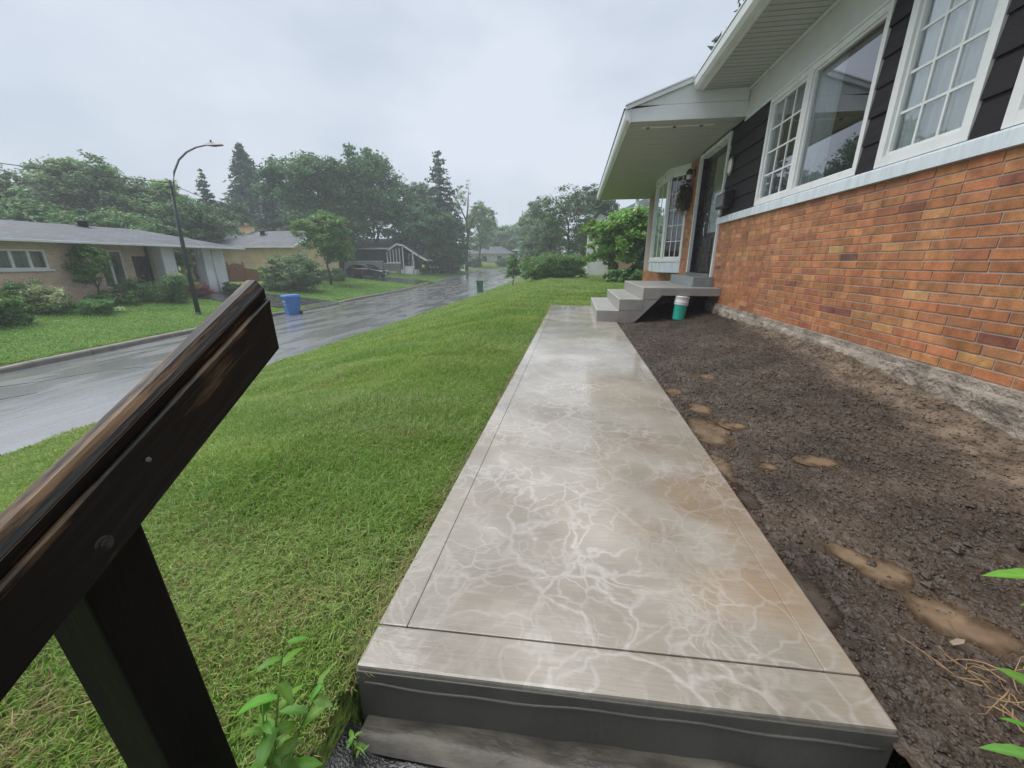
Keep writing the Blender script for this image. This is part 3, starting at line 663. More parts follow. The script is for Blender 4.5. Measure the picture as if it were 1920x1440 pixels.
# sill band (two lengths), frieze, windows, lap siding
for a, c in ((-1.6, 4.905), (4.909, 7.70)):
    hb(MB().prism([(2.36, 1.612), (2.36, 1.70), (2.367, 1.715), (2.47, 1.722), (2.47, 1.612)], a, c, 'y'), 'sill_band', 'sill_metal')
hb(MB().box(2.385, 2.6, -1.6, 7.10, 2.985, 3.19), 'frieze_board', 'frieze_board')
hb(MB().box(2.392, 2.6, -1.6, 7.10, 3.194, 3.395), 'frieze_board', 'frieze_board')
hb(MB().box(2.365, 2.385, -1.6, 7.098, 3.365, 3.398).box(2.372, 2.385, -1.6, 7.098, 2.975, 3.0), 'frieze_trim', 'white_metal')
def window(y0, y1, z0, z1, x, cols, rows, fw=.055, curtain=None, sash=.03, mat='white_vinyl', M=None, rail=True):
    """window in the plane x=const facing -x; frame is a part, panes and muntins its pieces"""
    f = MB()
    f.box(x, x + .07, y0, y0 + fw, z0, z1, M).box(x, x + .07, y1 - fw, y1, z0, z1, M).box(x + .001, x + .069, y0 + fw, y1 - fw, z0, z0 + fw, M).box(x + .001, x + .069, y0 + fw, y1 - fw, z1 - fw, z1, M)
    a0, a1, b0, b1 = y0 + fw, y1 - fw, z0 + fw, z1 - fw
    if sash:
        s = sash; xs_ = x + .022
        f.box(xs_, x + .06, a0, a0 + s, b0, b1, M).box(xs_, x + .06, a1 - s, a1, b0, b1, M).box(xs_ + .001, x + .059, a0 + s, a1 - s, b0, b0 + s, M).box(xs_ + .001, x + .059, a0 + s, a1 - s, b1 - s, b1, M)
        a0 += s; a1 -= s; b0 += s; b1 -= s
    w = hb(f, 'window', mat)
    for i in range(1, cols):
        y = a0 + (a1 - a0) * i / cols; hb(MB().box(x + .036, x + .052, y - .009, y + .009, b0, b1, M), 'muntin', mat, parent=w)
    for j in range(1, rows):
        z = b0 + (b1 - b0) * j / rows; hb(MB().box(x + .0365, x + .0515, a0, a1, z - .009, z + .009, M), 'muntin', mat, parent=w)
    for i in range(cols):
        for j in range(rows):
            g0 = a0 + (a1 - a0) * i / cols; g1 = a0 + (a1 - a0) * (i + 1) / cols; h0 = b0 + (b1 - b0) * j / rows; h1 = b0 + (b1 - b0) * (j + 1) / rows
            xx = x + .045; me = MB().add([(xx, g0, h0), (xx, g1, h0), (xx, g1, h1), (xx, g0, h1)], [(3, 2, 1, 0)], M)
            hb(me, 'pane', 'window_glass', parent=w)
    if curtain:
        cm, ca, cb = curtain; n = 60; vs = []
        for k in range(n + 1):
            y = ca + (cb - ca) * k / n; d = .012 * math.sin(k * .9) + .006 * math.sin(k * 2.3)
            vs += [(x + .085 + d, y, z0 + .0), (x + .085 + d, y, z1)]
        q = MB().add(vs, [(2 * k, 2 * k + 2, 2 * k + 3, 2 * k + 1) for k in range(n)], M); q.sm = [True] * len(q.f)
        hb(q, 'curtain', cm, parent=w)
    return w
Z0, Z1 = 1.727, 2.975
window(5.385, 6.29, Z0, Z1, 2.385, 3, 4, curtain=('curtain_grey', 6.0, 6.25))
window(4.235, 5.38, Z0, Z1, 2.385, 1, 1, sash=.02, curtain=('curtain_grey', 4.9, 5.35))
window(3.19, 4.005, Z0, Z1 + .0, 2.385, 3, 4, fw=.07, sash=.028, curtain=('curtain', 3.24, 3.96))
window(1.8, 2.985, Z0, Z1, 2.385, 3, 4, fw=.07, curtain=('curtain', 1.9, 2.95))
hb(MB().box(2.40, 2.6, -1.6, 1.8, 1.72, 2.99), 'wall_panel', 'dark_siding')
def siding(y0, y1, rows=6, z0=1.722, z1=2.985):
    h = (z1 - z0) / rows
    hb(MB().box(2.415, 2.6, y0, y1, z0, z1), 'siding_backing', 'dark_siding')
    for k in range(rows):
        a = z0 + k * h; j = random.uniform(-.003, .003)
        hb(MB().prism([(2.386 + j, a + .003), (2.404 + j, a + h + .012), (2.414, a + h + .012), (2.414, a + .003)], y0 + random.uniform(0, .006), y1 - random.uniform(0, .006), 'y'), 'siding_plank', 'dark_siding')
siding(6.295, 7.60); siding(4.01, 4.23); siding(2.99, 3.185)

# door recess
hb(MB().box(2.365, 2.60, 7.602, 7.665, .745, 2.99).box(2.365, 2.60, 9.16, 9.225, .745, 2.99).box(2.366, 2.599, 7.665, 9.16, 2.93, 2.99), 'door_casing', 'white_vinyl')
door = hb(MB().box(2.495, 2.540, 7.70, 8.66, .80, 2.93), 'door', 'dark_door', .004)
for (a, c, z0, z1) in ((7.82, 8.13, .92, 1.42), (8.22, 8.53, .92, 1.42)):
    hb(MB().box(2.487, 2.499, a, c, z0, z1), 'door_panel', 'dark_door', .004, parent=door)
hb(MB().box(2.485, 2.501, 7.80, 8.52, 1.52, 2.80), 'door_glass', 'door_glass', parent=door)
hb(MB().box(2.491, 2.507, 7.80, 8.52, 1.52, 2.80), 'glass_backing', 'teal_backing', parent=door)
hb(MB().tube([(2.495, 8.60, 1.75), (2.440, 8.60, 1.72), (2.430, 8.60, 1.62), (2.440, 8.60, 1.50), (2.495, 8.60, 1.46)], .011, 8).lathe([(.001, 0), (.03, .0), (.03, .02), (.001, .02)], (2.480, 8.60, 1.86), 12), 'door_handle', 'chrome', parent=door)
hb(MB().box(2.495, 2.555, 8.662, 9.158, .80, 2.93), 'side_panel', 'dark_door', .004)
for a_, c_ in ((7.667, 7.70), (9.125, 9.158)): hb(MB().box(2.42, 2.494, a_, c_, .80, 2.93), 'door_reveal', 'dark_door')
hb(MB().box(2.34, 2.64, 7.667, 9.16, .748, .79), 'door_threshold', 'galvanised', .004)
hb(MB().box(2.40, 5.2, 7.66, 9.22, 2.99, 3.06).box(2.6, 2.66, 7.6, 9.3, 3.0, 3.4).box(2.66, 2.7, 7.6, 9.3, .6, 3.4).box(2.40, 2.66, 7.66, 9.22, .3, .742), 'lintel', 'dark_room')

# bay window: plan polygon, skirt, casements
BP = [(2.404, 9.985), (2.06, 10.52), (2.06, 12.02), (2.404, 12.5)]
def bay_prism(z0, z1, name, mat, grow=0):
    pl = [(2.41, 9.985 - grow), (2.06 - grow, 10.52 - grow * .5), (2.06 - grow, 12.02 + grow * .5), (2.41, 12.5 + grow)]
    hb(MB().prism(pl, z0, z1, 'z'), name, mat)
bay_prism(.755, 1.0, 'bay_skirt', 'sill_metal'); bay_prism(1.002, 1.03, 'bay_sill', 'white_vinyl', .02); bay_prism(2.93, 3.04, 'bay_head', 'white_vinyl', .01)
def bay_face(p, q, cols, rows):
    p = Vector((p[0], p[1], 0)); q = Vector((q[0], q[1], 0)); d = (q - p); ln = d.length; d.normalize()
    nrm = Vector((d.y, -d.x, 0))          # inward (+x side)
    M = Matrix(((nrm.x, d.x, 0, p.x), (nrm.y, d.y, 0, p.y), (0, 0, 1, 0), (0, 0, 0, 1)))
    window(0.0, ln, 1.032, 2.928, 0.0, cols, rows, fw=.05, sash=.035, M=M)
bay_face(BP[0], BP[1], 3, 5); bay_face(BP[1], BP[2], 2, 1); bay_face(BP[2], BP[3], 1, 1)
hb(MB().box(2.58, 2.6, 10.0, 12.5, 1.0, 3.0).box(2.3, 2.58, 11.2, 11.24, 1.03, 2.9), 'bay_backing', 'dark_room')

# eaves: soffit panels, fascia, gutter, canopy end wall, roof planes
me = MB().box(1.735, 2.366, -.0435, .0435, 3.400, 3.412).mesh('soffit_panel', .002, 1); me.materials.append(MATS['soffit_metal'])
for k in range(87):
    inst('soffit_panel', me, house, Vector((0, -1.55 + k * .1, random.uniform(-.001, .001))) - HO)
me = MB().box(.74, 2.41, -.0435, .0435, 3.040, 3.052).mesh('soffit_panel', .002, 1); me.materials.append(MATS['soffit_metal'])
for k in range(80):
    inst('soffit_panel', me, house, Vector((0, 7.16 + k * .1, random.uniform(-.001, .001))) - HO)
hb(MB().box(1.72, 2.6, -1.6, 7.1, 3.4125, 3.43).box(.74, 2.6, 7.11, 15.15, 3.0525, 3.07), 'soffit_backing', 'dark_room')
hb(MB().box(1.700, 1.733, -1.6, 7.12, 3.375, 3.50), 'fascia', 'white_metal')
hb(MB().prism([(1.698, 3.395), (1.64, 3.395), (1.60, 3.43), (1.585, 3.50), (1.592, 3.515), (1.60, 3.50), (1.62, 3.45), (1.698, 3.45)], -1.6, 7.13, 'y'), 'gutter', 'white_metal')
hb(MB().prism([(1.698, 3.505), (1.575, 3.518), (1.575, 3.532), (1.72, 3.56)], -1.6, 7.14, 'y'), 'drip_edge', 'white_metal')
hb(MB().box(.715, .738, 7.06, 15.16, 3.015, 3.20), 'fascia', 'white_metal')
hb(MB().prism([(.713, 3.045), (.675, 3.05), (.652, 3.09), (.640, 3.175), (.650, 3.185), (.713, 3.185)], 7.055, 15.17, 'y'), 'gutter', 'white_metal')
hb(MB().prism([(.74, 3.035), (.74, 3.205), (1.2, 3.235), (2.398, 3.235), (2.398, 3.035)], 7.08, 7.105, 'y'), 'canopy_end_panel', 'white_metal')
hb(MB().prism([(.80, 3.2405), (1.62, 3.50), (1.735, 3.50), (1.735, 3.398), (2.384, 3.398), (2.384, 3.2405)], 7.085, 7.107, 'y'), 'canopy_end_panel', 'white_metal')
hb(MB().prism([(.66, 3.185), (.66, 3.235), (1.60, 3.553), (1.60, 3.495)], 7.035, 7.078, 'y'), 'rake_trim', 'white_metal')
hb(MB().prism([(.645, 3.235), (.645, 3.25), (1.60, 3.575), (1.60, 3.556)], 7.02, 7.09, 'y'), 'rake_trim', 'white_metal')
hb(MB().prism([(.63, 3.19), (.63, 3.215), (6.0, 5.02), (6.0, 4.98)], 7.09, 15.25, 'y'), 'roof_slope', 'roof_shingle')
hb(MB().prism([(1.60, 3.535), (1.60, 3.56), (6.0, 5.02), (6.0, 4.99)], -1.7, 7.088, 'y'), 'roof_slope', 'roof_shingle')
hb(MB().prism([(6.002, 4.98), (6.002, 5.02), (10.5, 3.5), (10.5, 3.46)], -1.7, 15.25, 'y'), 'roof_slope', 'roof_shingle')
hb(MB().prism([(1.75, 3.44), (6.0, 4.95), (10.4, 3.44)], 15.1, 15.13, 'y'), 'gable_wall', 'white_metal')
hb(MB().prism([(1.75, 3.44), (6.0, 4.95), (10.4, 3.44)], -1.66, -1.63, 'y'), 'gable_wall', 'white_metal')
hb(MB().box(9.4, 9.5, -1.6, 14.98, -.4, 3.44).box(5.3, 9.4, -1.6, -1.5, -.4, 3.44), 'rear_wall', 'mortar')
for y in (7.42, 7.43, 7.44): pass
hb(MB().box(.95, 2.05, 7.36, 7.41, 3.028, 3.040), 'soffit_strip', 'white_metal')
for x in (1.05, 1.45, 1.85): hb(MB().lathe([(.001, 0), (.022, .002), (.026, .014), (.026, .02)], (x, 7.385, 3.008), 10), 'soffit_stud', 'galvanised')

# concrete porch
porch = empty('porch_steps', (1.2, 7.09, 0), 'grey concrete entrance steps with cantilevered landing under the front door', 'steps')
PO = Vector((1.2, 7.09, 0))
def pb(mb, name, mat, bevel=0):
    o = mb.build(name, mat, porch, bevel); o.location = -PO; return o
Y0, Y1 = 7.085, 9.77
pb(MB().prism([(.417, -.02), (.417, .190), (.800, .190), (.800, -.02)], Y0, Y1, 'y'), 'step', 'porch_concrete', .008)
pb(MB().prism([(.787, .192), (.787, .386), (1.19, .386), (1.19, .192)], Y0 - .002, Y1, 'y'), 'step', 'porch_concrete', .008)
pb(MB().prism([(.792, -.06), (.792, .30), (1.176, .30), (1.176, .45), (1.49, .4525), (1.128, .055), (1.0, -.06)], Y0 + .002, Y1 - .002, 'y'), 'step_carriage', 'porch_concrete')
pb(MB().prism([(1.171, .388), (1.171, .582), (2.402, .582), (2.402, .452), (1.473, .452), (1.41, .388)], Y0 - .004, Y1, 'y'), 'landing', 'porch_concrete', .008)
for (x, z) in ((.417, .190), (.787, .386), (1.171, .582)):
    pb(MB().box(x - .0015, x + .013, Y0 + .01, Y1 - .01, z - .013, z + .0015), 'nosing', 'porch_edge')
pb(MB().box(1.45, 2.40, 9.5, 9.7, -.2, .45), 'porch_pier', 'foundation')
tag(MB().box(2.06, 2.402, 7.50, 9.20, .584, .746).build('door_step', 'sill_stone', bevel=.006), 'blue-grey stone doorstep block below the dark front door', 'step')

# fittings hung by the door
mbx = empty('mailbox', (2.39, 7.30, 1.93), 'black wall mailbox with pale front fixed to dark siding', 'mailbox')
MB().box(-.135, 0, -.19, .19, -.11, .10).build('box', 'black_metal', mbx, .012)
MB().prism([(-.145, .10), (-.01, .135), (0, .135), (0, .10)], -.195, .195, 'y').build('lid', 'black_metal', mbx)
MB().box(-.148, -.136, -.17, .17, -.085, .085).build('front_plate', 'galvanised', mbx, .004)
MB().tube([(-.03, .09, -.11), (-.03, .09, -.19), (-.05, .09, -.225), (-.09, .09, -.225), (-.105, .09, -.19)], .007, 6).tube([(-.03, -.09, -.11), (-.03, -.09, -.19), (-.05, -.09, -.225), (-.09, -.09, -.225), (-.105, -.09, -.19)], .007, 6).build('newspaper_hook', 'black_metal', mbx)
pq = empty('plaque', (2.385, 7.42, 2.45), 'oval cream house plaque on dark siding beside the door casing', 'plaque')
MB().lathe([(.001, 0), (.12, 0), (.13, .008), (.12, .022), (.001, .022)], (0, 0, 0), 20, Matrix.Rotation(R(-90), 4, 'Y') @ Matrix.Diagonal((1.1, .85, 1, 1))).build('plate', 'plaque_wood', pq)
MB().lathe([(.001, .021), (.095, .021), (.098, .027), (.001, .027)], (0, 0, 0), 20, Matrix.Rotation(R(-90), 4, 'Y') @ Matrix.Diagonal((1.1, .85, 1, 1))).build('face', 'curtain', pq)
lt = empty('wall_lantern', (2.40, 9.60, 2.72), 'small dark wall lantern with white glass above the twig wreath', 'lamp')
MB().box(-.02, 0, -.05, .05, -.02, .16).tube([(-.02, 0, .10), (-.10, 0, .12)], .012, 6).build('bracket', 'black_metal', lt)
MB().lathe([(.05, -.11), (.055, -.02), (.055, .0), (.001, .0)], (-.11, 0, .02), 12).build('glass_shade', 'white_plastic', lt)
MB().lathe([(.07, .02), (.065, .08), (.03, .13), (.001, .14)], (-.11, 0, .0), 12).build('cap', 'black_metal', lt)
MB().lathe([(.058, -.135), (.06, -.10), (.05, -.09)], (-.11, 0, .02), 12).build('base_ring', 'black_metal', lt)
wr = empty('wreath', (2.36, 9.75, 2.33), 'brown dried twig wreath hung on brick between door and bay window', 'wreath')
r_ = np.random.default_rng(3); mb = MB()
for k in range(320):
    t = r_.uniform(0, 6.28); rr = .13 + r_.normal(0, .035); p = Vector((-.09 + r_.normal(0, .06), rr * math.cos(t) * .9, rr * math.sin(t) * 1.45)); d = Vector((r_.normal(0, .4), -math.sin(t) + r_.normal(0, .5), math.cos(t) * 1.3 + r_.normal(0, .5))).normalized() * r_.uniform(.05, .12)
    mb.tube([p - d, p + Vector((r_.normal(0, .012), 0, 0)), p + d], [.006, .009, .003], 4)
mb.build('twigs', 'wreath_twig', wr)
mb = MB()
for k in range(60):
    p = Vector((-.12 + r_.normal(0, .05), r_.normal(0, .06), -.20 + r_.normal(0, .06))); d = Vector((r_.normal(0, .3), r_.normal(0, .4), -1)).normalized() * r_.uniform(.05, .13)
    mb.tube([p, p + d], [.008, .002], 4)
mb.build('dry_tassel', 'plaque_wood', wr)

# pail under the porch
pl = empty('pail', (1.79, 7.10, .05), 'turquoise plastic pail with white lid standing tilted on soil under the porch', 'pail'); pl.rotation_euler = (R(-3), R(5), 0)
MB().lathe([(.085, 0), (.096, .02), (.104, .245), (.108, .25)], (0, 0, 0), 28).build('body', 'teal_plastic', pl)
MB().lathe([(.111, .25), (.117, .262), (.111, .268), (.113, .285), (.118, .29), (.113, .296), (.113, .37), (.117, .375), (.115, .392), (.10, .398), (.001, .396)], (0, 0, 0), 28).build('lid', 'white_plastic', pl)

# ------------------------------------------------------------------ handrail beside the steps
rail = empty('handrail', (-.61, .36, -.25), 'black painted timber handrail worn to bare wood along its top edge', 'handrail')
RO = Vector((-.61, .36, -.25)); sl = R(30.0)
g0 = Vector((0, .6647, .9328))            # groove point at the tip, in the y/z plane
M = Matrix(((1, 0, 0, 0), (0, math.cos(sl), -math.sin(sl), g0.y), (0, math.sin(sl), math.cos(sl), g0.z), (0, 0, 0, 1)))
def rb_(mb, name, mat, bevel=0):
    me = mb.mesh(name, bevel, 2); me.materials.append(MATS[mat]); o = bpy.data.objects.new(name, me); link(o, rail)
    o.matrix_local = Matrix.Translation(-RO) @ M; return o
ln = 1.9
def profile(pts, y1, skew):   # profile in (x, n), extruded along s from -ln to y1 with a raking end cut
    k = len(pts); vs = [(x, -ln, n) for x, n in pts] + [(x, y1 + skew * n, n) for x, n in pts]
    return MB().add(vs, [tuple(range(k)), tuple(range(k, 2 * k))[::-1]] + [(i, k + i, k + (i + 1) % k, (i + 1) % k) for i in range(k)])
rb_(profile([(-.558, -.082), (-.558, -.003), (-.561, .0), (-.596, .0), (-.596, -.082)], .0, .52), 'side_board', 'rail_board', .0015)
rb_(profile([(-.566, .0012), (-.566, .017), (-.580, .0285), (-.598, .0285), (-.606, .022), (-.606, .0012)], .004, .52), 'cap_rail', 'rail_paint', .001)
rb_(profile([(-.5665, .0165), (-.580, .0297), (-.598, .0297), (-.5995, .0275), (-.580, .0275), (-.5655, .0155)], .0035, .52), 'worn_top', 'rail_worn')
rb_(profile([(-.5574, -.0075), (-.5574, -.0008), (-.5605, .0010), (-.5655, .0010), (-.5655, .0), (-.560, -.004)], .0005, .52), 'worn_ledge', 'rail_ledge')
pm_ = MB(); dy = -.045
pts = lambda z: [(-.688, .312 + dy * (z - .5), z), (-.5955, .312 + dy * (z - .5), z), (-.5955, .395 + dy * (z - .5), z), (-.688, .395 + dy * (z - .5), z)]
zt_ = lambda y: .9328 - .072 + (y - .6647) * math.tan(sl)
b_ = pts(-.7); t_ = [(x, y, zt_(y)) for x, y, z in pts(.65)]
pm_.add(b_ + t_, [(0, 3, 2, 1), (4, 5, 6, 7), (0, 1, 5, 4), (1, 2, 6, 5), (2, 3, 7, 6), (3, 0, 4, 7)])
o = pm_.build('post', 'post_paint', rail, .004); o.location = -RO
Mb = Matrix.Translation(Vector((-.5585, .322, .668))) @ Matrix.Rotation(R(90), 4, 'Y')
o = MB().lathe([(.001, -.002), (.0105, -.002), (.0105, .0010), (.001, .0010)], (0, 0, 0), 14, Mb).lathe([(.0065, .001), (.0065, .004), (.0055, .005), (.001, .005)], (0, 0, 0), 6, Mb).build('bolt', 'black_metal', rail); o.location = -RO
o = MB().lathe([(.001, 0), (.004, 0), (.003, .003), (.001, .003)], (0, 0, 0), 8, Matrix.Translation(Vector((-.5582, .395, .745))) @ Matrix.Rotation(R(90), 4, 'Y')).build('nail_head', 'galvanised', rail); o.location = -RO

# ================================================================== grass
ysd = np.arange(.74, WY1, .025); xsd = np.linspace(-.60, -.510, 8)
V, F = grid(xsd, ysd, lambda X, Y: zt(X, Y) + (fbm(X * .9, Y * .9, 3) - .5) * .07 + .004 + (fbm(X * 30, Y * 30, 12, 3) - .5) * .028 - np.clip((-.55 - X) * 1.2, 0, .06) - np.clip((.9 - Y) * .5, 0, .08))
tag(obj_np('dirt_edge', V, F, 'soil'), kind='structure')
def blades(x, y, z, L_, w, C, seed, lean=.55, bias=(0, 0)):
    """each blade: base quad + tip triangle as two quads worth of strip (5 verts, 3 tris)"""
    r = np.random.default_rng(seed); n = len(x)
    a = r.uniform(0, 6.283, n); dx, dy = np.cos(a), np.sin(a)
    le = np.abs(r.normal(lean, .28, n)); bx = dx * le + bias[0]; by = dy * le + bias[1]
    nn = np.sqrt(bx ** 2 + by ** 2 + 1); up = 1 / nn; bx /= nn; by /= nn
    fa = a + r.uniform(-.8, .8, n) + 1.57; sx_, sy_ = np.cos(fa) * w / 2, np.sin(fa) * w / 2
    mid = .55; k = L_
    p0 = np.stack([x, y, z], 1); m1 = p0 + np.stack([bx * .75, by * .75, up * 1.1], 1) * (k * mid)[:, None]
    tip = p0 + np.stack([bx * 1.25, by * 1.25, up * .85], 1) * k[:, None]
    s = np.stack([sx_, sy_, np.zeros(n)], 1)
    V = np.stack([p0 - s, p0 + s, m1 + s * .8, m1 - s * .8, tip], 1).reshape(-1, 3)
    i = 5 * np.arange(n)[:, None]
    F = np.concatenate([i + np.array([0, 1, 2]), i + np.array([0, 2, 3]), i + np.array([3, 2, 4])], 0)
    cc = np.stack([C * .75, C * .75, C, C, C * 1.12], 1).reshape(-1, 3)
    return V, F, cc
def grass_colors(x, y, r, dry):
    n = len(x)
    base = np.array([.27, .395, .082]); lush = np.array([.185, .325, .056]); pale = np.array([.45, .51, .25]); straw = np.array([.44, .36, .18])
    t = np.clip((fbm(x * 1.1, y * 1.1, 4) - .35) * 3, 0, 1)[:, None]
    c = lush * (1 - t) + base * t
    t2 = (np.clip((fbm(x * .7 + 9, y * 2.2, 14) - .45) * 3, 0, 1) * r.random(n))[:, None]; c = c * (1 - t2 * .7) + pale * t2 * .7
    d = (r.random(n) < dry)[:, None]; c = np.where(d, straw * r.uniform(.6, 1.1, (n, 1)), c)
    return c * r.uniform(.72, 1.28, (n, 1)) * np.array([1, 1, 1]) + r.normal(0, .006, (n, 3)).clip(-.012, .012)
r = np.random.default_rng(2)
# polar sampling about the viewer's patch of lawn: density falls with distance as blades widen
def lawn(n, d0, d1, a0, a1, seed, dens_pow, w0, wk, L0):
    r = np.random.default_rng(seed)
    u = r.random(n); d = d0 + (d1 - d0) * u ** dens_pow; a = r.uniform(a0, a1, n)
    x, y = d * np.sin(a), d * np.cos(a)
    ok = (x < WX0 - .004) & (x > RK(y) + .12 + (fbm(y * 1.3, y * 0, 6) - .5) * .35)
    ok |= (x >= WX0 - .004) & (y > WY1 + .02) & ((x < .9) | (y > 9.85)) & (x < 2.3 + 4 * (y > 15.2))
    ok &= ~((x > -.545) & (y < .66))
    x, y, d = x[ok], y[ok], d[ok]; n = len(x)
    edge = np.clip(1 - (WX0 - x) / .10, 0, 1) * (y < WY1)
    patch = np.clip((fbm(x * 2.3 + 5, y * 2.3, 19) - .60) * 4, 0, 1) * np.clip(1.6 - y * .25, .25, 1)
    low = np.clip((1.5 - y) * .35, 0, .22) * np.clip((fbm(x * 3, y * 3, 33) - .35) * 3, 0, 1)
    dry = np.clip(.035 + .55 * edge * (fbm(y * 2, x * 0, 8) > .42) + .5 * patch + low, 0, .85)
    L_ = (L0 * r.uniform(.55, 1.25, n)) * np.clip(.8 + .7 * (fbm(x * 1.6, y * 1.6, 23) - .4), .6, 1.25) * np.where(edge > .2, .7, 1)
    w = np.maximum(w0, wk * d) * r.uniform(.7, 1.3, n)
    z = zt(x, y) + (fbm(x * .9, y * .9, 3) - .5) * .07 - .006
    waves = np.sin(x * 1.6 + y * 5.2 + 5 * fbm(x * .8, y * .8, 61)) + .8 * (fbm(x * 5, y * 5, 62) - .5) * 2
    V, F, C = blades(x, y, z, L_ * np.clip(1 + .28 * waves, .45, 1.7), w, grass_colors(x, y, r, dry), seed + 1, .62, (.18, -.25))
    return V, F, C
parts = [lawn(165000, .45, 5.0, R(-88), R(4), 1, 1.15, .0036, .0011, .072), lawn(130000, 4.6, 15, R(-66), R(8), 2, 1.2, .005, .0012, .095), lawn(70000, 14, 42, R(-34), R(14), 3, 1.3, .012, .0011, .10)]
def edge_fringe(n, seed):
    r = np.random.default_rng(seed); y = .70 + 9 * r.random(n) ** 1.5; x = WX0 - .008 - np.abs(r.normal(0, .022, n)); keep = fbm(y * 3, y * 0, 44) + r.normal(0, .1, n) > .42
    x, y = x[keep], y[keep]; n = len(x); C = grass_colors(x, y, r, np.full(n, .5))
    return blades(x, y, zt(x, y) + (fbm(x * .9, y * .9, 3) - .5) * .07, r.uniform(.03, .085, n), np.maximum(.003, .0011 * y), C, seed + 1, .8, (.45, -.1))
parts.append(edge_fringe(5200, 77))
off = 0; Vs, Fs, Cs = [], [], []
for V, F, C in parts: Vs.append(V); Fs.append(F + off); Cs.append(C); off += len(V)
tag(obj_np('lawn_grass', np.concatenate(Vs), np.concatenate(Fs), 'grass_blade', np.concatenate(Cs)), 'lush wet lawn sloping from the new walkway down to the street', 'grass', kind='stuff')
# lawns across the street
def far_lawn(n, seed):
    r = np.random.default_rng(seed); y = 6.5 + 63 * r.random(n) ** 1.5; x = LK(y) - .3 - 9.5 * r.random(n) ** 1.2
    ok = ~((y > 20.2) & (y < 25.1)) & ~((y > 41.7) & (y < 46.8)) & ~((x < -23.4) & (y < 25)) & ~((x < -26.9) & (y > 36) & (y < 42))
    x, y = x[ok], y[ok]; n = len(x); d = np.hypot(x, y)
    C = grass_colors(x, y, r, np.full(n, .02)) * np.array([.78, 1.0, .85])
    return blades(x, y, zt(x, y) + (fbm(x * .9, y * .9, 3) - .5) * .07 - .01, r.uniform(.06, .13, n), np.maximum(.02, .0012 * d), C, seed + 1)
V, F, C = far_lawn(90000, 9)
tag(obj_np('opposite_lawn_grass', V, F, 'grass_blade', C), 'bright mown lawns of the houses across the wet street', 'grass', kind='stuff')

# ------------------------------------------------------------------ leafy things
def leaf_cloud(P, N, size, aspect, C, rr, fold=.25):
    n = len(P); t = rr.normal(size=(n, 3)); t -= N * (t * N).sum(1, keepdims=True); t /= np.linalg.norm(t, axis=1, keepdims=True) + 1e-9
    b = np.cross(N, t); s = size[:, None]
    V = np.stack([P - t * s, P + b * s * aspect - N * s * fold, P + t * s, P - b * s * aspect - N * s * fold], 1).reshape(-1, 3)
    F = 4 * np.arange(n)[:, None] + np.array([0, 1, 2, 3]); return V, F, np.repeat(C, 4, 0)
def crown_points(rr, lobes, nclump, per, clump_r, shell=.62, flip=True):
    """clumps spread over overlapping ellipsoid lobes, leaves spread in each clump"""
    lobes = np.array(lobes, float); wts = (lobes[:, 3] * lobes[:, 4] * lobes[:, 5]) ** .66; wts /= wts.sum()
    li = rr.choice(len(lobes), nclump, p=wts); d = rr.normal(size=(nclump, 3)); d /= np.linalg.norm(d, axis=1, keepdims=True)
    if flip: d[:, 2] = np.where(d[:, 2] < -.55, -d[:, 2], d[:, 2])
    rad = shell + (1.04 - shell) * rr.random(nclump) ** .6
    cen = lobes[li, :3] + d * rad[:, None] * lobes[li, 3:6]
    cid = np.repeat(np.arange(nclump), per); cr = clump_r * rr.uniform(.6, 1.35, nclump)
    o = (rr.normal(size=(len(cid), 3)) * .5).clip(-.95, .95); o[:, 2] *= .55
    P = cen[cid] + o * cr[cid][:, None]
    N = d[cid] * .5 + np.array([0, 0, .7]) + rr.normal(size=(len(cid), 3)) * .55; N /= np.linalg.norm(N, axis=1, keepdims=True)
    return P, N, cid
def tint(rr, cid, base, var=.25, tip=None, P=None):
    k = rr.uniform(1 - var, 1 + var, cid.max() + 1)[cid]; h = rr.normal(0, .10, cid.max() + 1)[cid]
    c = np.array(base)[None] * np.array([1.05, 1.12, .95]) * 2.1 * (k * rr.uniform(.8, 1.2, len(cid)))[:, None]; c = c * np.stack([1 + h, np.ones_like(h), 1 - h * .5], 1)
    if tip is not None:
        m = (rr.random(cid.max() + 1) < tip[1])[cid]; c = np.where(m[:, None], np.array(tip[0])[None] * rr.uniform(.8, 1.2, (len(cid), 1)), c)
    return c.clip(.004, 1)
def trunk(mbk, p, h, r0, seed, limbs=6, spread=.3, top=.6):
    q = random.Random(seed); p = Vector(p); pts = [p + Vector((0, 0, -.2))]
    for k in range(1, 6): pts.append(p + Vector((q.uniform(-.03, .03) * h, q.uniform(-.03, .03) * h, h * top * k / 5)))
    mbk.tube(pts, [r0 * (1.25 if k == 0 else 1 - .11 * k) for k in range(6)], 8)
    for k in range(limbs):
        a = 6.283 * k / limbs + q.uniform(-.4, .4); b0 = pts[q.randint(2, 5)]; ln_ = h * q.uniform(.22, .38)
        d = Vector((math.cos(a) * spread * 2, math.sin(a) * spread * 2, 1)).normalized()
        mbk.tube([b0, b0 + d * ln_ * .5 + Vector((0, 0, .03 * h)), b0 + d * ln_ + Vector((math.cos(a), math.sin(a), .3)) * .05 * h], [r0 * .45, r0 * .3, r0 * .1], 6)
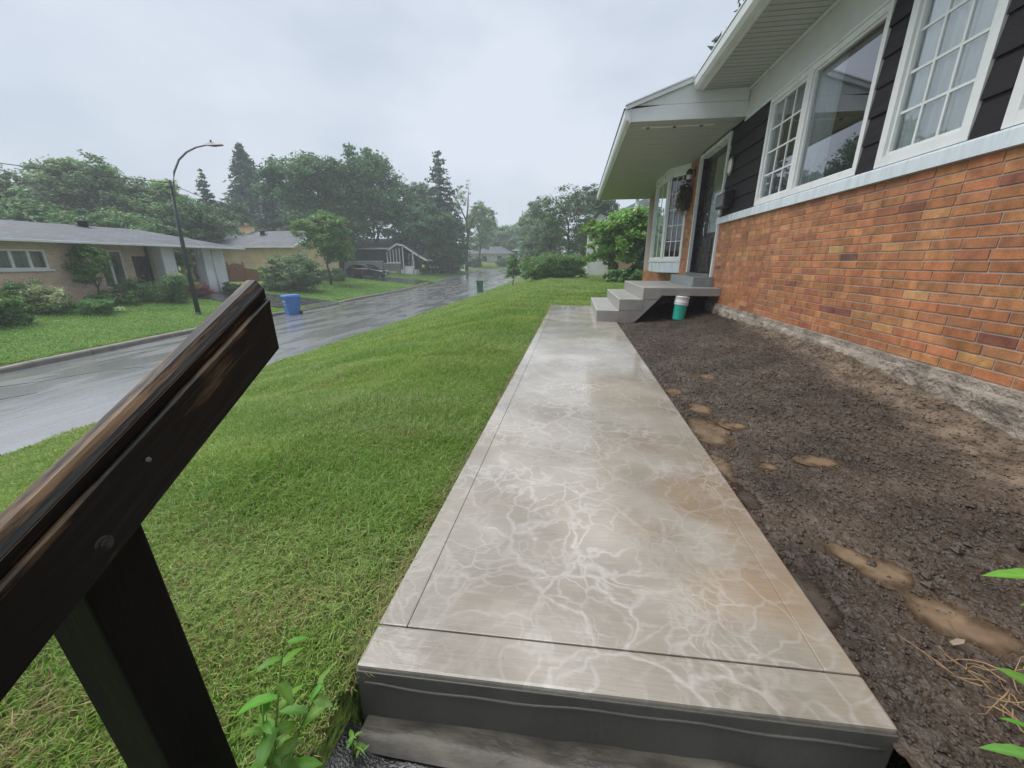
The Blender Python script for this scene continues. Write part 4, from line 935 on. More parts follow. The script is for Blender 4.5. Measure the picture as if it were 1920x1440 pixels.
def deciduous(name, label, x, y, ztop, w, base=(.055, .10, .035), z0=None, n=260, per=48, leaf=None, trunk_h=None, seed=1, cat='tree', group=None, low=.18, tip=None, var=.38, clump=None, lob=11, asp=.55, shell=.62, loose=1.0):
    rr = np.random.default_rng(seed); z0 = zs(x, y) if z0 is None else z0; h = ztop - z0
    t = empty(name, (x, y, z0), label, cat, group)
    cb = h * low; ch = h - cb; W = w / 2
    lobes = [(0, 0, cb + ch * .5, W * .78, W * .78, ch * .44)]
    for k in range(lob):
        a = rr.uniform(0, 6.283); zz = rr.uniform(.18, .86); rad = W * .62 * math.sin(math.pi * min(max(zz * .85 + .12, .05), .95)) ** .6
        s = rr.uniform(.32, .5)
        lobes.append((rad * math.cos(a), rad * math.sin(a), cb + ch * zz, W * s, W * s, min(ch * s * .55, W * s * 1.1)))
    lobes.append((0, 0, h - ch * .2, W * .4, W * .4, ch * .2))
    P, N, cid = crown_points(rr, lobes, n, per, (clump or w * .075) * loose, shell)
    sz = (leaf or max(.10, w * .022)) * rr.uniform(.65, 1.35, len(P))
    V, F, C = leaf_cloud(P, N, sz, asp, tint(rr, cid, base, var, tip), rr)
    obj_np('crown', V, F, 'foliage', C, t)
    mb = MB(); trunk(mb, (0, 0, 0), h, max(.035, h * .018), seed, top=max(low + .35, .55)); mb.build('trunk', 'bark', t)
    return t
def spruce(name, label, x, y, ztop, w, base=(.030, .058, .036), z0=None, seed=1, levels=34, per=9, group=None, bottom=.04, droop=.3, power=.8, q=None, dens=1.0):
    rr = np.random.default_rng(seed); z0 = zs(x, y) if z0 is None else z0; h = ztop - z0
    t = empty(name, (x, y, z0), label, 'tree', group); Ps, Ns, ids, szs = [], [], [], []; bid = 0
    for l in range(levels):
        f = (l + rr.random() * .7) / levels; zz = h * (bottom + (1 - bottom) * f); rad0 = w / 2 * (1 - f) ** power + .02 * w
        for b in range(int(per * (1 - .45 * f))):
            a = rr.uniform(0, 6.283); rad = rad0 * rr.uniform(.62, 1.12); m = max(4, int(16 * dens * (.35 + (1 - f))))
            s = rr.random(m) ** .75; sag = -droop * rad * s ** 1.4 + .10 * rad * (s > .85)
            wid = (.05 + .16 * s * (1 - s) * 4) * rad * .5
            off = rr.normal(0, 1, m) * wid
            px = np.cos(a) * rad * s - np.sin(a) * off; py = np.sin(a) * rad * s + np.cos(a) * off; pz = zz + sag + rr.normal(0, .012 * h / 3, m)
            Ps.append(np.stack([px, py, pz], 1)); nn = np.stack([np.cos(a) * np.full(m, .45), np.sin(a) * np.full(m, .45), np.full(m, .8)], 1) + rr.normal(0, .4, (m, 3)); Ns.append(nn); ids.append(np.full(m, bid)); bid += 1
            szs.append(np.full(m, .02 * w + .045 * rad0))
    P = np.concatenate(Ps); N = np.concatenate(Ns); N /= np.linalg.norm(N, axis=1, keepdims=True); cid = np.concatenate(ids)
    V, F, C = leaf_cloud(P, N, np.concatenate(szs) * rr.uniform(.7, 1.3, len(P)) * 1.25, .42, tint(rr, cid, base, .22), rr, .4)
    obj_np('crown', V, F, 'foliage', C, t)
    MB().tube([(0, 0, -.2), (0, 0, h * .5), (0, 0, h * .97)], [h * .014, h * .008, .02], 7).build('trunk', 'bark', t)
    return t
def shrub(name, label, x, y, w, h, base=(.05, .10, .03), seed=1, n=60, per=45, leaf=.07, depth=None, tip=None, group=None, z0=None, clump=None, cat='shrub', asp=.55, droop=0):
    rr = np.random.default_rng(seed); z0 = zs(x, y) if z0 is None else z0
    t = empty(name, (x, y, z0), label, cat, group); W = w / 2; Dp = (depth or w) / 2
    lobes = [(0, 0, h * .42, W * .8, Dp * .8, h * .46), (0, 0, h * .16, W * .86, Dp * .86, h * .2)]
    for k in range(7):
        a = rr.uniform(0, 6.283); s = rr.uniform(.3, .48); lobes.append((W * .6 * math.cos(a), Dp * .6 * math.sin(a), h * rr.uniform(.25, .7), W * s, Dp * s, h * s * .62))
    P, N, cid = crown_points(rr, lobes, n, per, clump or min(w, h) * .17, .5, False); P[:, 2] = np.abs(P[:, 2]) + .02
    V, F, C = leaf_cloud(P, N, leaf * rr.uniform(.65, 1.3, len(P)), asp, tint(rr, cid, base, .25, tip), rr)
    obj_np('foliage', V, F, 'foliage', C, t)
    mb = MB()
    for k in range(6):
        a = k * 1.05; mb.tube([(0, 0, -.1), (W * .25 * math.cos(a), Dp * .25 * math.sin(a), h * .35), (W * .5 * math.cos(a), Dp * .5 * math.sin(a), h * .7)], [.02 * h, .014 * h, .004 * h], 5)
    mb.build('stems', 'bark', t)
    return t

G1 = 'trees behind the bungalows across the street'
deciduous('broadleaf_tree', 'pale willowy tree rising behind the pinkish brick bungalow, farthest from the lamp', -52.4, 33.1, 8.9, 9, (.085, .13, .065), seed=21, n=330, tip=((.13, .18, .09), .25))
deciduous('broadleaf_tree', 'tall silvery green tree with ragged windblown top behind pinkish bungalow roof', -49.2, 36.0, 10.6, 9.5, (.095, .14, .075), seed=22, n=360, tip=((.14, .19, .10), .3), loose=1.15)
deciduous('broadleaf_tree', 'windblown grey-green tree above the black roof vent', -45.8, 36.2, 9.9, 8.5, (.085, .135, .065), seed=23, n=330, tip=((.13, .19, .09), .25))
deciduous('broadleaf_tree', 'dark broad tree close behind the shingled roof vent', -40.3, 26.0, 5.2, 8, (.045, .085, .030), seed=24, n=300)
deciduous('broadleaf_tree', 'leafy green tree close behind the pinkish bungalow ridge', -38.3, 29.6, 5.0, 7, (.055, .10, .032), seed=25, n=280)
deciduous('broadleaf_tree', 'mid green tree between roof vent and street lamp pole', -42.5, 36.5, 7.3, 6.5, (.065, .11, .045), seed=26, n=280)
deciduous('broadleaf_tree', 'loose yellow-green tree showing sky gaps just behind the lamp pole top', -44.4, 40.6, 9.4, 6.8, (.10, .17, .05), seed=27, n=210, shell=.5)
deciduous('broadleaf_tree', 'dark tree filling the gap behind the street lamp pole', -38.2, 36.4, 6.0, 7.5, (.04, .075, .03), seed=28, n=300)
deciduous('broadleaf_tree', 'dark low tree behind the brick chimney of yellow house', -45.0, 47.0, 7.4, 9.5, (.035, .065, .03), seed=29, n=320)
for k_, (x_, y_, zt2, w_, lb_) in enumerate([(-33, 27.5, 3.4, 6.5, 'dark hedge tree behind the low hip end of pinkish bungalow'), (-56, 31, 6.2, 9, 'shadowed tree behind the long shingled roof, below the pale willowy tree'), (-47, 31, 6.0, 8, 'shadowed green tree below the silvery windblown treetop'), (-36, 41.5, 5.0, 6.5, 'dark leafy tree behind the gate of the yellow house')]):
    deciduous('broadleaf_tree', lb_, x_, y_, zt2, w_, (.042, .078, .03), seed=60 + k_, n=280)
spruce('spruce_tree', 'slim small dark spruce between the street lamp and the tall spruces', -48.8, 50.2, 12.6, 7.0, seed=31, levels=34, per=14)
spruce('spruce_tree', 'tall dark blue-green spruce above the yellow house chimney', -51.7, 61.1, 18.4, 13.5, seed=32, levels=46, per=19, base=(.028, .056, .042))
spruce('spruce_tree', 'second shorter spruce crowding the tall spruce above yellow house', -49.0, 64.2, 17.0, 12, seed=33, levels=42, per=18, base=(.03, .06, .044))
spruce('spruce_tree', 'low dark conifer at the foot of the tall spruces', -44.5, 56.0, 11.0, 9.5, seed=34, levels=32, per=16, base=(.026, .05, .036))
deciduous('maple_tree', 'huge dark green maple with layered crown behind the small bright tree', -34.6, 52.6, 13.6, 13.5, (.040, .082, .034), seed=41, n=330, per=85, leaf=.22, clump=1.15, lob=16, low=.12, var=.42)
deciduous('maple_tree', 'second big maple whose crown overhangs the white gabled entrance', -28.9, 57.6, 14.9, 13.0, (.038, .078, .032), seed=42, n=320, per=85, leaf=.22, clump=1.15, lob=16, low=.16, var=.42)
deciduous('broadleaf_tree', 'dark rounded tree between the maple and the tall spike of spruce', -24.0, 64.5, 12.6, 8.0, (.036, .072, .034), seed=43, n=360)
spruce('spruce_tree', 'tall narrow spruce with sparse tiered top beside the street', -20.6, 62.8, 16.8, 9.0, seed=44, levels=32, per=13, base=(.026, .05, .034), droop=.12, power=.62)
deciduous('broadleaf_tree', 'dense dark green tree mass below the tiered spruce', -21.0, 58.8, 9.0, 9.5, (.034, .07, .034), seed=45, n=460, low=.04)
deciduous('broadleaf_tree', 'dense dark tree leaning to the street edge before the bend', -18.9, 61.5, 8.0, 7.0, (.038, .075, .036), seed=46, n=360, low=.03)
deciduous('broadleaf_tree', 'dark undergrowth tree beside the white gabled entrance', -23.4, 60.5, 6.2, 7.0, (.03, .06, .03), seed=47, n=320, low=.02)
deciduous('broadleaf_tree', 'thin half bare tree with few leaves beside the tiered spruce', -18.6, 69.4, 14.2, 5.5, (.06, .09, .045), seed=48, n=80, per=18, shell=.3, low=.35)
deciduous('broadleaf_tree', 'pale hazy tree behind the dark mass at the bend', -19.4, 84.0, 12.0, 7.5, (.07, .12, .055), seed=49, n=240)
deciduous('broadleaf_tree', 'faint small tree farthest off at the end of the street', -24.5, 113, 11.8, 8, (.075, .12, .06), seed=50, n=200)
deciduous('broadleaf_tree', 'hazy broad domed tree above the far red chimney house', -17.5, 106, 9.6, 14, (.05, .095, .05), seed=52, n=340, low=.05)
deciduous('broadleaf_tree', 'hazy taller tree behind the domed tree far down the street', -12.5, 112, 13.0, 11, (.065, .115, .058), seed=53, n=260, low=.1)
deciduous('broadleaf_tree', 'grey-green feathery tree beyond the hedge above the red chimney house', -6.0, 66.0, 10.6, 7.5, (.075, .12, .065), seed=54, n=240, shell=.4, low=.12)
deciduous('broadleaf_tree', 'low dark tree beyond the hedge beneath the feathery tree', -4.4, 58.0, 6.6, 6.5, (.045, .08, .045), seed=55, n=260, low=.04)
deciduous('broadleaf_tree', 'dark open-branched tree standing behind the hedge', -.75, 42.5, 8.3, 6.8, (.042, .075, .038), seed=56, n=230, per=34, low=.06, shell=.35, leaf=.11, tip=((.11, .065, .05), .07))
deciduous('broadleaf_tree', 'thin twiggy tree leaning beside the dark tree behind the hedge', -2.7, 43.0, 6.6, 4.2, (.05, .08, .04), seed=57, n=70, per=26, low=.08, shell=.3, leaf=.10)
deciduous('broadleaf_tree', 'dark tree partly hidden by the porch eave corner', 2.4, 48.5, 8.8, 6.5, (.042, .078, .042), seed=58, n=280, low=.06)
spruce('spruce_tree', 'conifer behind the brick bungalow with branch tips above its gutter', 7.7, 22.9, 15.8, 9.2, z0=-.05, seed=59, levels=36, per=10)
# bare twigs of the open tree
t = [o for o in bpy.data.objects if o.get('label', '').startswith('thin twiggy')][0]
mb = MB(); q = random.Random(5)
for k in range(16):
    a = q.uniform(0, 6.28); p = Vector((q.uniform(-.3, .3), q.uniform(-.3, .3), q.uniform(1.5, 3.5))); d = Vector((math.cos(a) * .5, math.sin(a) * .5, 1)) * q.uniform(1.3, 2.6)
    mb.tube([p, p + d * .5 + Vector((q.uniform(-.2, .2), 0, 0)), p + d], [.05, .03, .008], 5)
mb.build('bare_branches', 'bark', t)

# garden trees and shrubs
deciduous('garden_tree', 'small round-headed tree with bright green tips on lawn before yellow house', -22.36, 34.6, 5.25, 5.3, (.065, .125, .030), seed=70, n=330, per=40, leaf=.12, low=.30, tip=((.16, .25, .05), .35), clump=.42)
shrub('round_shrub', 'big rounded grey-green bush on lawn behind the blue bin', -21.2, 28.0, 4.5, 3.0, (.050, .082, .038), seed=71, n=260, per=50, leaf=.085, clump=.33, tip=((.09, .075, .055), .12))
deciduous('garden_tree', 'small neatly clipped ornamental tree before the pinkish brick wall', -22.9, 16.3, 1.85, 1.4, (.055, .11, .028), seed=72, n=120, per=42, leaf=.055, low=.26, tip=((.11, .18, .04), .2), clump=.2)
shrub('variegated_shrub', 'wide cream-and-green variegated shrub under the triple window', -22.0, 13.2, 3.0, 1.4, (.06, .11, .04), seed=73, n=120, leaf=.06, tip=((.42, .45, .24), .5), depth=2.0)
shrub('leafy_shrub', 'dark glossy rounded bush on the lawn beside the variegated shrub', -20.0, 10.9, 1.9, 1.15, (.05, .10, .03), seed=74, n=90, leaf=.07)
shrub('ornamental_grass', 'low arching clump of ornamental grass on the opposite lawn', -20.4, 14.1, 1.7, .62, (.055, .115, .04), seed=75, n=80, leaf=.13, asp=.12)
shrub('white_flowers', 'tiny patch of white flowers beside the ornamental grass clump', -20.2, 15.0, .7, .22, (.30, .34, .24), seed=76, n=25, per=30, leaf=.035)
shrub('leafy_shrub', 'low spreading dark groundcover bush below the clipped tree', -22.4, 16.6, 2.6, .75, (.045, .09, .028), seed=77, n=90, leaf=.06)
shrub('leafy_shrub', 'loose feathery bush in front of the shaded porch window', -22.6, 18.0, 2.0, 1.3, (.06, .105, .05), seed=78, n=100, leaf=.05)
shrub('leafy_shrub', 'upright oval bush before the white siding pillar', -21.3, 18.4, 1.5, 1.6, (.05, .10, .035), seed=79, n=100, leaf=.055, tip=((.11, .17, .06), .25))
shrub('barberry', 'rounded dark red bush at the foot of the street lamp', -22.2, 21.0, 1.25, 1.0, (.12, .04, .04), seed=80, n=80, leaf=.04)
shrub('iris_clump', 'dark green strappy clump beside the white siding wall', -22.4, 23.6, 1.2, .85, (.035, .075, .03), seed=81, n=50, leaf=.14, asp=.12)
shrub('leafy_shrub', 'rough bush beside the dark car behind the small bright tree', -24.4, 38.3, 2.6, 1.3, (.06, .10, .04), seed=82, n=80, leaf=.09)
shrub('leafy_shrub', 'yellow-green bush against the yellow brick wall above the wooden gate', -31.5, 35.9, 6.5, 1.3, (.17, .22, .04), seed=83, n=120, leaf=.09, depth=.8)
shrub('hedge', 'long clipped green hedge at the far end of the lawn', -1.2, 28.2, 4.8, 1.75, (.060, .115, .032), seed=84, n=420, per=46, leaf=.075, depth=2.2, clump=.28, tip=((.12, .20, .05), .2))
shrub('hedge', 'leafy end of the hedge jutting to the street slope', -2.8, 30.8, 2.6, 1.9, (.06, .115, .034), seed=85, n=180, per=46, leaf=.08, depth=2.0, clump=.3, tip=((.12, .20, .05), .2))
bb = deciduous('young_maple_bush', 'large bright green leafy bush beside the bay window', 2.3, 24.6, 3.75, 4.3, (.075, .15, .03), seed=186, n=200, per=44, leaf=.14, clump=.36, lob=18, low=.02, shell=.45, tip=((.17, .29, .055), .42), cat='bush', asp=.6)
shrub('leafy_shrub', 'low dark foliage at the base of the bright leafy bush', 3.0, 22.6, 3.0, .8, (.05, .10, .03), seed=87, n=120, leaf=.09)
deciduous('young_tree', 'slim columnar young tree on the lawn crest by the street', -5.0, 33.2, 1.55, 1.15, (.055, .115, .032), seed=88, n=90, per=36, leaf=.075, low=.03, clump=.2, tip=((.12, .2, .05), .25), lob=5)
for k_, (x_, y_, w_, h_, c_, lb_) in enumerate([(-25.0, 55.2, .6, 1.5, (.03, .055, .03), 'small dark cone shaped cedar at the white gabled entrance stone wall'), (-23.6, 55.4, .8, 1.6, (.032, .06, .03), 'dark cedar before the door of the white gabled entrance'), (-24.3, 54.4, 1.2, .8, (.12, .14, .06), 'pale flowering bush between two cedars'), (-22.1, 55.0, 2.6, .9, (.05, .10, .035), 'low green shrub under the sloping white porch roof')]):
    shrub('entrance_shrub', lb_, x_, y_, w_, h_, c_, seed=90 + k_, n=45, leaf=.09)
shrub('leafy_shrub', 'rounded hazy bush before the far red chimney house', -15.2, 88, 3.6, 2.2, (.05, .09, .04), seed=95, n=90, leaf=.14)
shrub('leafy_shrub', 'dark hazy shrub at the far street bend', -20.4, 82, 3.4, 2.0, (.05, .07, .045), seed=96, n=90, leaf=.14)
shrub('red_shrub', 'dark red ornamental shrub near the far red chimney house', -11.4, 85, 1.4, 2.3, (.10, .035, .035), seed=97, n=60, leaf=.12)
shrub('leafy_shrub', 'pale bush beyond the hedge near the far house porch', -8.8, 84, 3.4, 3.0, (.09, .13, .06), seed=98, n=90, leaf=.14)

# ------------------------------------------------------------------ weeds in the foreground
def leaf_part(parent, p, d, ln_, wd, c, curl=.35, roll=0, name='leaf'):
    d = Vector(d).normalized(); s = d.cross(Vector((0, 0, 1))).normalized(); u = s.cross(d)
    if roll: s = Matrix.Rotation(roll, 3, d) @ s; u = s.cross(d)
    vs, fs, cs = [], [], []; nseg = 8
    for i in range(nseg + 1):
        t = i / nseg; w = wd * (math.sin(math.pi * min(t * .92 + .06, 1)) ** .8) * (1 - t * .25) * (1 + .07 * (-1) ** i) if i < nseg else .0005
        ctr = Vector(p) + d * ln_ * t - Vector((0, 0, 1)) * curl * ln_ * t * t
        for j, k in ((-1, .18), (-.5, .06), (0, 0), (.5, .06), (1, .18)): vs.append(ctr + s * w * j + u * w * k); cs.append([q * (1.18 if j == 0 else (.92 + .1 * ((i + int(j * 2)) % 2))) for q in c])
    for i in range(nseg):
        for j in range(4): a = i * 5 + j; fs.append((a, a + 1, a + 6, a + 5))
    return obj_np(name, np.array([tuple(v) for v in vs]), np.array(fs), 'weed_leaf', np.array(cs), parent, True)
def weed(label, base, stems, seed, cat='weed', name='weed_plant', leafc=(.135, .30, .04)):
    q = random.Random(seed); t = empty(name, base, label, cat)
    for (tip, nl, bud, l0) in stems:
        tip = Vector(tip) - Vector(base); pts = [Vector((0, 0, -.02)), tip * .35 + Vector((0, 0, .03)), tip * .7 + Vector((0, 0, .025)), tip]
        MB().tube(pts, [.0028, .0024, .0018, .0009], 6).build('stem', 'stem_green', t)
        for k in range(nl):
            f = .22 + .70 * k / nl; i = min(int(f * 3), 2); p = pts[i].lerp(pts[i + 1], f * 3 - i); a = k * 2.4 + q.uniform(-.4, .4)
            sz = l0 * (1.15 - .75 * f) * q.uniform(.8, 1.15)
            leaf_part(t, p, (math.cos(a), math.sin(a), q.uniform(.15, .7)), sz, sz * .2, [c * q.uniform(.8, 1.2) for c in leafc], q.uniform(.2, .6), q.uniform(-.4, .4))
        if bud:
            mb = MB(); ax = (pts[3] - pts[2]).normalized()
            for k in range(46):
                p = pts[2].lerp(pts[3], .25 + .8 * k / 46); o = Vector((q.uniform(-1, 1), q.uniform(-1, 1), q.uniform(-.3, 1))).normalized() * (.006 * (1.2 - k / 46) + .002)
                mb.tube([p, p + o + ax * .004], [.0014, .0022], 4)
            mb.build('flower_buds', 'stem_green', t)
gz = lambda x, y: zs(x, y) - .0
weed('leafy goldenrod weed with two budding spikes beside the handrail post', (-.60, .46, gz(-.6, .46) - .02), [((-.535, .53, .315), 9, True, .105), ((-.485, .575, .15), 8, True, .09), ((-.57, .47, .17), 7, False, .09), ((-.60, .50, .10), 6, False, .075), ((-.545, .45, .08), 6, False, .075)], 4)
weed('tiny green seedling at the grassy corner of the walkway end', (-.50, .60, -.19), [((-.47, .585, -.10), 5, False, .035), ((-.44, .57, -.13), 4, False, .03)], 6, name='seedling')
weed('tall leafy weed leaning over the soil with drooping toothed leaves', (1.02, .70, -.12), [((.93, .74, .43), 3, False, .10), ((.95, .73, .28), 4, False, .07)], 8, name='weed_plant')
tw = [o for o in bpy.data.objects if o.get('label', '').startswith('tall leafy weed')][0]; bs = Vector((1.02, .70, -.12))
leaf_part(tw, Vector((.935, .735, .44)) - bs, (-1, .25, -.18), .115, .024, (.15, .36, .05), .12, .2)
leaf_part(tw, Vector((.93, .735, .37)) - bs, (-1, .1, .3), .05, .010, (.22, .40, .06), .4, .2)
leaf_part(tw, Vector((.935, .73, .35)) - bs, (-.35, .1, -1), .06, .010, (.17, .36, .05), .1, 1.2)
weed('low broad-leaved weed beside the rubble at the walkway corner', (1.04, .64, -.12), [((.98, .66, .05), 3, False, .09)], 9)
tw = [o for o in bpy.data.objects if o.get('label', '').startswith('low broad-leaved')][0]; bs = Vector((1.04, .64, -.12))
leaf_part(tw, Vector((.975, .665, .06)) - bs, (-1, .35, .05), .10, .022, (.13, .31, .06), .35, .3)
leaf_part(tw, Vector((.975, .655, .03)) - bs, (-1, .1, -.1), .08, .02, (.11, .28, .06), .35, .3)
weed('single grass shoot below the walkway front face', (.55, .56, -.20), [((.50, .60, -.085), 2, False, .05)], 12, name='grass_shoot')
# dry roots
rt = empty('dry_roots', (1.07, .86, 0), 'tangle of pale dry roots lying on the soil', 'roots'); q = random.Random(3); mb = MB()
for k in range(22):
    p = Vector((q.uniform(-.07, .08), q.uniform(-.06, .06), q.uniform(-.01, .03))); pts = [p]
    d = Vector((q.uniform(-1, 1), q.uniform(-1, 1), q.uniform(-.2, .5)))
    for s in range(5): d = (d + Vector((q.uniform(-.6, .6), q.uniform(-.6, .6), q.uniform(-.5, .3)))).normalized(); pts.append(pts[-1] + d * .025)
    zf = lambda v: Vector((v.x, v.y, max(v.z, float(soil_z(np.array(1.07 + v.x), np.array(.86 + v.y))) + .004)))
    mb.tube([zf(v) for v in pts], [.002, .0018, .0015, .0013, .001, .0006], 4)
mb.build('root_strands', 'root_fibre', rt)
o = MB().prism([(0, -.006), (.03, -.008), (.045, 0), (.028, .008), (0, .005)], 0, .004, 'z').build('bark_chip', 'plaque_wood'); o.location = (1.08, 1.0, float(soil_z(np.array(1.08), np.array(1.0))) + .01); o.rotation_euler = (.1, -.1, .3); tag(o, 'small tan wood chip lying on the wet soil', 'wood chip')

# ================================================================== street lamp, wires, bins
lx, ly = -17.61, 16.34; lz = zs(lx, ly)
lamp = empty('street_lamp', (lx, ly, lz), 'dark green street lamp pole with curved grey arm on the opposite lawn', 'street lamp')
MB().tube([(0, 0, -.2), (0, 0, 2.2), (.06, .05, 5.75)], [.105, .088, .062], 10).build('pole', 'lamp_green', lamp)
MB().lathe([(.16, 0), (.16, .03), (.12, .05), (.12, .12)], (0, 0, -.02), 12).build('base_collar', 'lamp_green', lamp)
P0 = Vector((lx, ly, lz))
arm = [Vector(p) - P0 for p in ((-17.50, 16.40, 3.7), (-17.42, 16.40, 4.15), (-17.22, 16.4, 4.7), (-16.85, 16.4, 5.15), (-16.4, 16.4, 5.42), (-15.9, 16.4, 5.58), (-15.4, 16.4, 5.64))]
MB().tube(arm, [.045, .042, .040, .038, .036, .034, .032], 8).build('arm', 'galvanised', lamp)
MB().box(-.09, .13, -.02, .12, 5.15, 5.22).box(-.09, .13, -.02, .12, 5.45, 5.52).build('clamp', 'black_metal', lamp)
hd = Vector((-15.05, 16.4, 5.65)) - P0
MB().add([(hd.x - .38, hd.y - .05, hd.z - .02), (hd.x - .38, hd.y + .05, hd.z - .02), (hd.x - .1, hd.y + .15, hd.z - .05), (hd.x + .36, hd.y + .12, hd.z - .04), (hd.x + .46, hd.y, hd.z - .02), (hd.x + .36, hd.y - .12, hd.z - .04), (hd.x - .1, hd.y - .15, hd.z - .05),
          (hd.x - .38, hd.y, hd.z + .05), (hd.x - .1, hd.y, hd.z + .11), (hd.x + .3, hd.y, hd.z + .05)],
         [(0, 1, 2, 3, 4, 5, 6), (0, 6, 8, 7), (6, 5, 9, 8), (5, 4, 9), (4, 3, 9), (3, 2, 8, 9), (2, 1, 7, 8), (1, 0, 7)]).build('luminaire', 'galvanised', lamp)
MB().lathe([(.03, 0), (.035, .05), (.03, .07), (.001, .07)], (hd.x - .1, hd.y, hd.z + .1), 8).build('photocell', 'black_metal', lamp)
MB().box(-.02, .02, -.095, -.085, 1.9, 2.05).build('number_tag', 'yellow_metal', lamp)
def wire(label, a, c, sag):
    a, c = Vector(a), Vector(c); mb = MB()
    mb.tube([a.lerp(c, t) - Vector((0, 0, sag * 4 * t * (1 - t))) for t in np.linspace(0, 1, 15)], .014, 4)
    tag(mb.build('power_line', 'wire'), label, 'wire')
wire('taut dark power line from the lamp pole over the pinkish bungalow', (-17.5, 16.4, 4.28), (-24.5, 3.0, 5.1), .35)
wire('slack power line from the lamp pole toward trees by yellow house', (-17.5, 16.45, 4.2), (-26.5, 44.0, 4.0), .6)

def bin_body(h, w0, w1, d0, d1): return [(-w0, -d0, 0), (w0, -d0, 0), (w0, d0, 0), (-w0, d0, 0), (-w1, -d1, h), (w1, -d1, h), (w1, d1, h), (-w1, d1, h)]
BF = [(0, 3, 2, 1), (4, 5, 6, 7), (0, 1, 5, 4), (1, 2, 6, 5), (2, 3, 7, 6), (3, 0, 4, 7)]
bz = float(ZR(19.3)) - .01
bl = empty('recycling_bin', (-14.95, 19.35, bz), 'blue wheeled recycling bin with lid standing at the opposite driveway end', 'bin', rz=R(-35))
MB().add(bin_body(.93, .27, .36, .30, .37), BF).build('body', 'blue_plastic', bl, .03)
MB().add([(-.39, -.42, .93), (.39, -.42, .93), (.39, .40, .93), (-.39, .40, .93), (-.34, -.36, 1.03), (.34, -.36, 1.03), (.34, .38, 1.05), (-.34, .38, 1.05)], BF).build('lid', 'blue_plastic', bl, .02)
MB().tube([(-.3, .42, .95), (.3, .42, .95)], .02, 8).build('handle', 'blue_plastic', bl)
for s in (-1, 1): MB().lathe([(.001, -.03), (.10, -.03), (.11, 0), (.10, .03), (.001, .03)], (0, 0, 0), 14, Matrix.Translation((s * .27, .31, .10)) @ Matrix.Rotation(R(90), 4, 'Y')).build('wheel', 'rubber', bl)
MB().add([(-.13, -.364, .66), (.13, -.364, .66), (.13, -.371, .74), (-.13, -.371, .74)], [(0, 1, 2, 3)]).box(-.05, .05, -.352, -.345, .50, .56).build('sticker', 'white_plastic', bl)
gx, gy = -8.6, 36.5; gn = empty('compost_bin', (gx, gy, float(ZR(gy)) - .02), 'open green wheeled bin without lid at the lawn edge by the street', 'bin', rz=R(12))
hh_ = 1.02; o_, i_ = bin_body(hh_, .24, .32, .28, .35), [(x * .92, y * .92, max(z, .05)) for x, y, z in bin_body(hh_, .24, .32, .28, .35)]
MB().add(o_ + i_, [(0, 3, 2, 1), (0, 1, 5, 4), (1, 2, 6, 5), (2, 3, 7, 6), (3, 0, 4, 7), (4, 5, 13, 12), (5, 6, 14, 13), (6, 7, 15, 14), (7, 4, 12, 15), (8, 12, 13, 9), (9, 13, 14, 10), (10, 14, 15, 11), (11, 15, 12, 8), (8, 9, 10, 11)]).build('body', 'green_plastic', gn)
MB().box(-.36, .36, -.39, -.351, hh_ - .07, hh_).box(-.36, .36, .351, .39, hh_ - .07, hh_).box(-.36, -.321, -.351, .351, hh_ - .07, hh_).box(.321, .36, -.351, .351, hh_ - .07, hh_).build('rim', 'green_plastic', gn)
for s in (-1, 1): MB().lathe([(.001, -.03), (.10, -.03), (.11, 0), (.10, .03), (.001, .03)], (0, 0, 0), 12, Matrix.Translation((s * .25, .30, .10)) @ Matrix.Rotation(R(90), 4, 'Y')).build('wheel', 'rubber', gn)

# ================================================================== houses across the street
def hroot(name, loc, label): return empty(name, loc, label, 'house')
def wb(root, mb, name, mat, bevel=0, sub=None):
    o = mb.build(name, mat, sub or root, bevel); o.location = Vector((0, 0, 0)) if sub else -Vector(root.location); return o
def win_x(root, x, y0, y1, z0, z1, cols, fw=.07, curtain=None, mat='white_vinyl', rows=1):
    """window facing +x"""
    f = MB().box(x - .06, x + .03, y0, y0 + fw, z0, z1).box(x - .06, x + .03, y1 - fw, y1, z0, z1).box(x - .059, x + .029, y0 + fw, y1 - fw, z0, z0 + fw).box(x - .059, x + .029, y0 + fw, y1 - fw, z1 - fw, z1)
    for i in range(1, cols): y = y0 + (y1 - y0) * i / cols; f.box(x - .055, x + .025, y - fw * .6, y + fw * .6, z0 + fw, z1 - fw)
    for j in range(1, rows): z = z0 + (z1 - z0) * j / rows; f.box(x - .054, x + .024, y0 + fw, y1 - fw, z - fw * .3, z + fw * .3)
    w = wb(root, f, 'window', mat)
    for i in range(cols):
        a = y0 + (y1 - y0) * i / cols; c = y0 + (y1 - y0) * (i + 1) / cols
        wb(root, MB().add([(x - .02, a, z0), (x - .02, c, z0), (x - .02, c, z1), (x - .02, a, z1)], [(0, 1, 2, 3)]), 'pane', 'window_glass', sub=w)
    wb(root, MB().box(x - .40, x - .37, y0, y1, z0, z1), 'curtain', curtain or 'dark_room', sub=w)
    return w
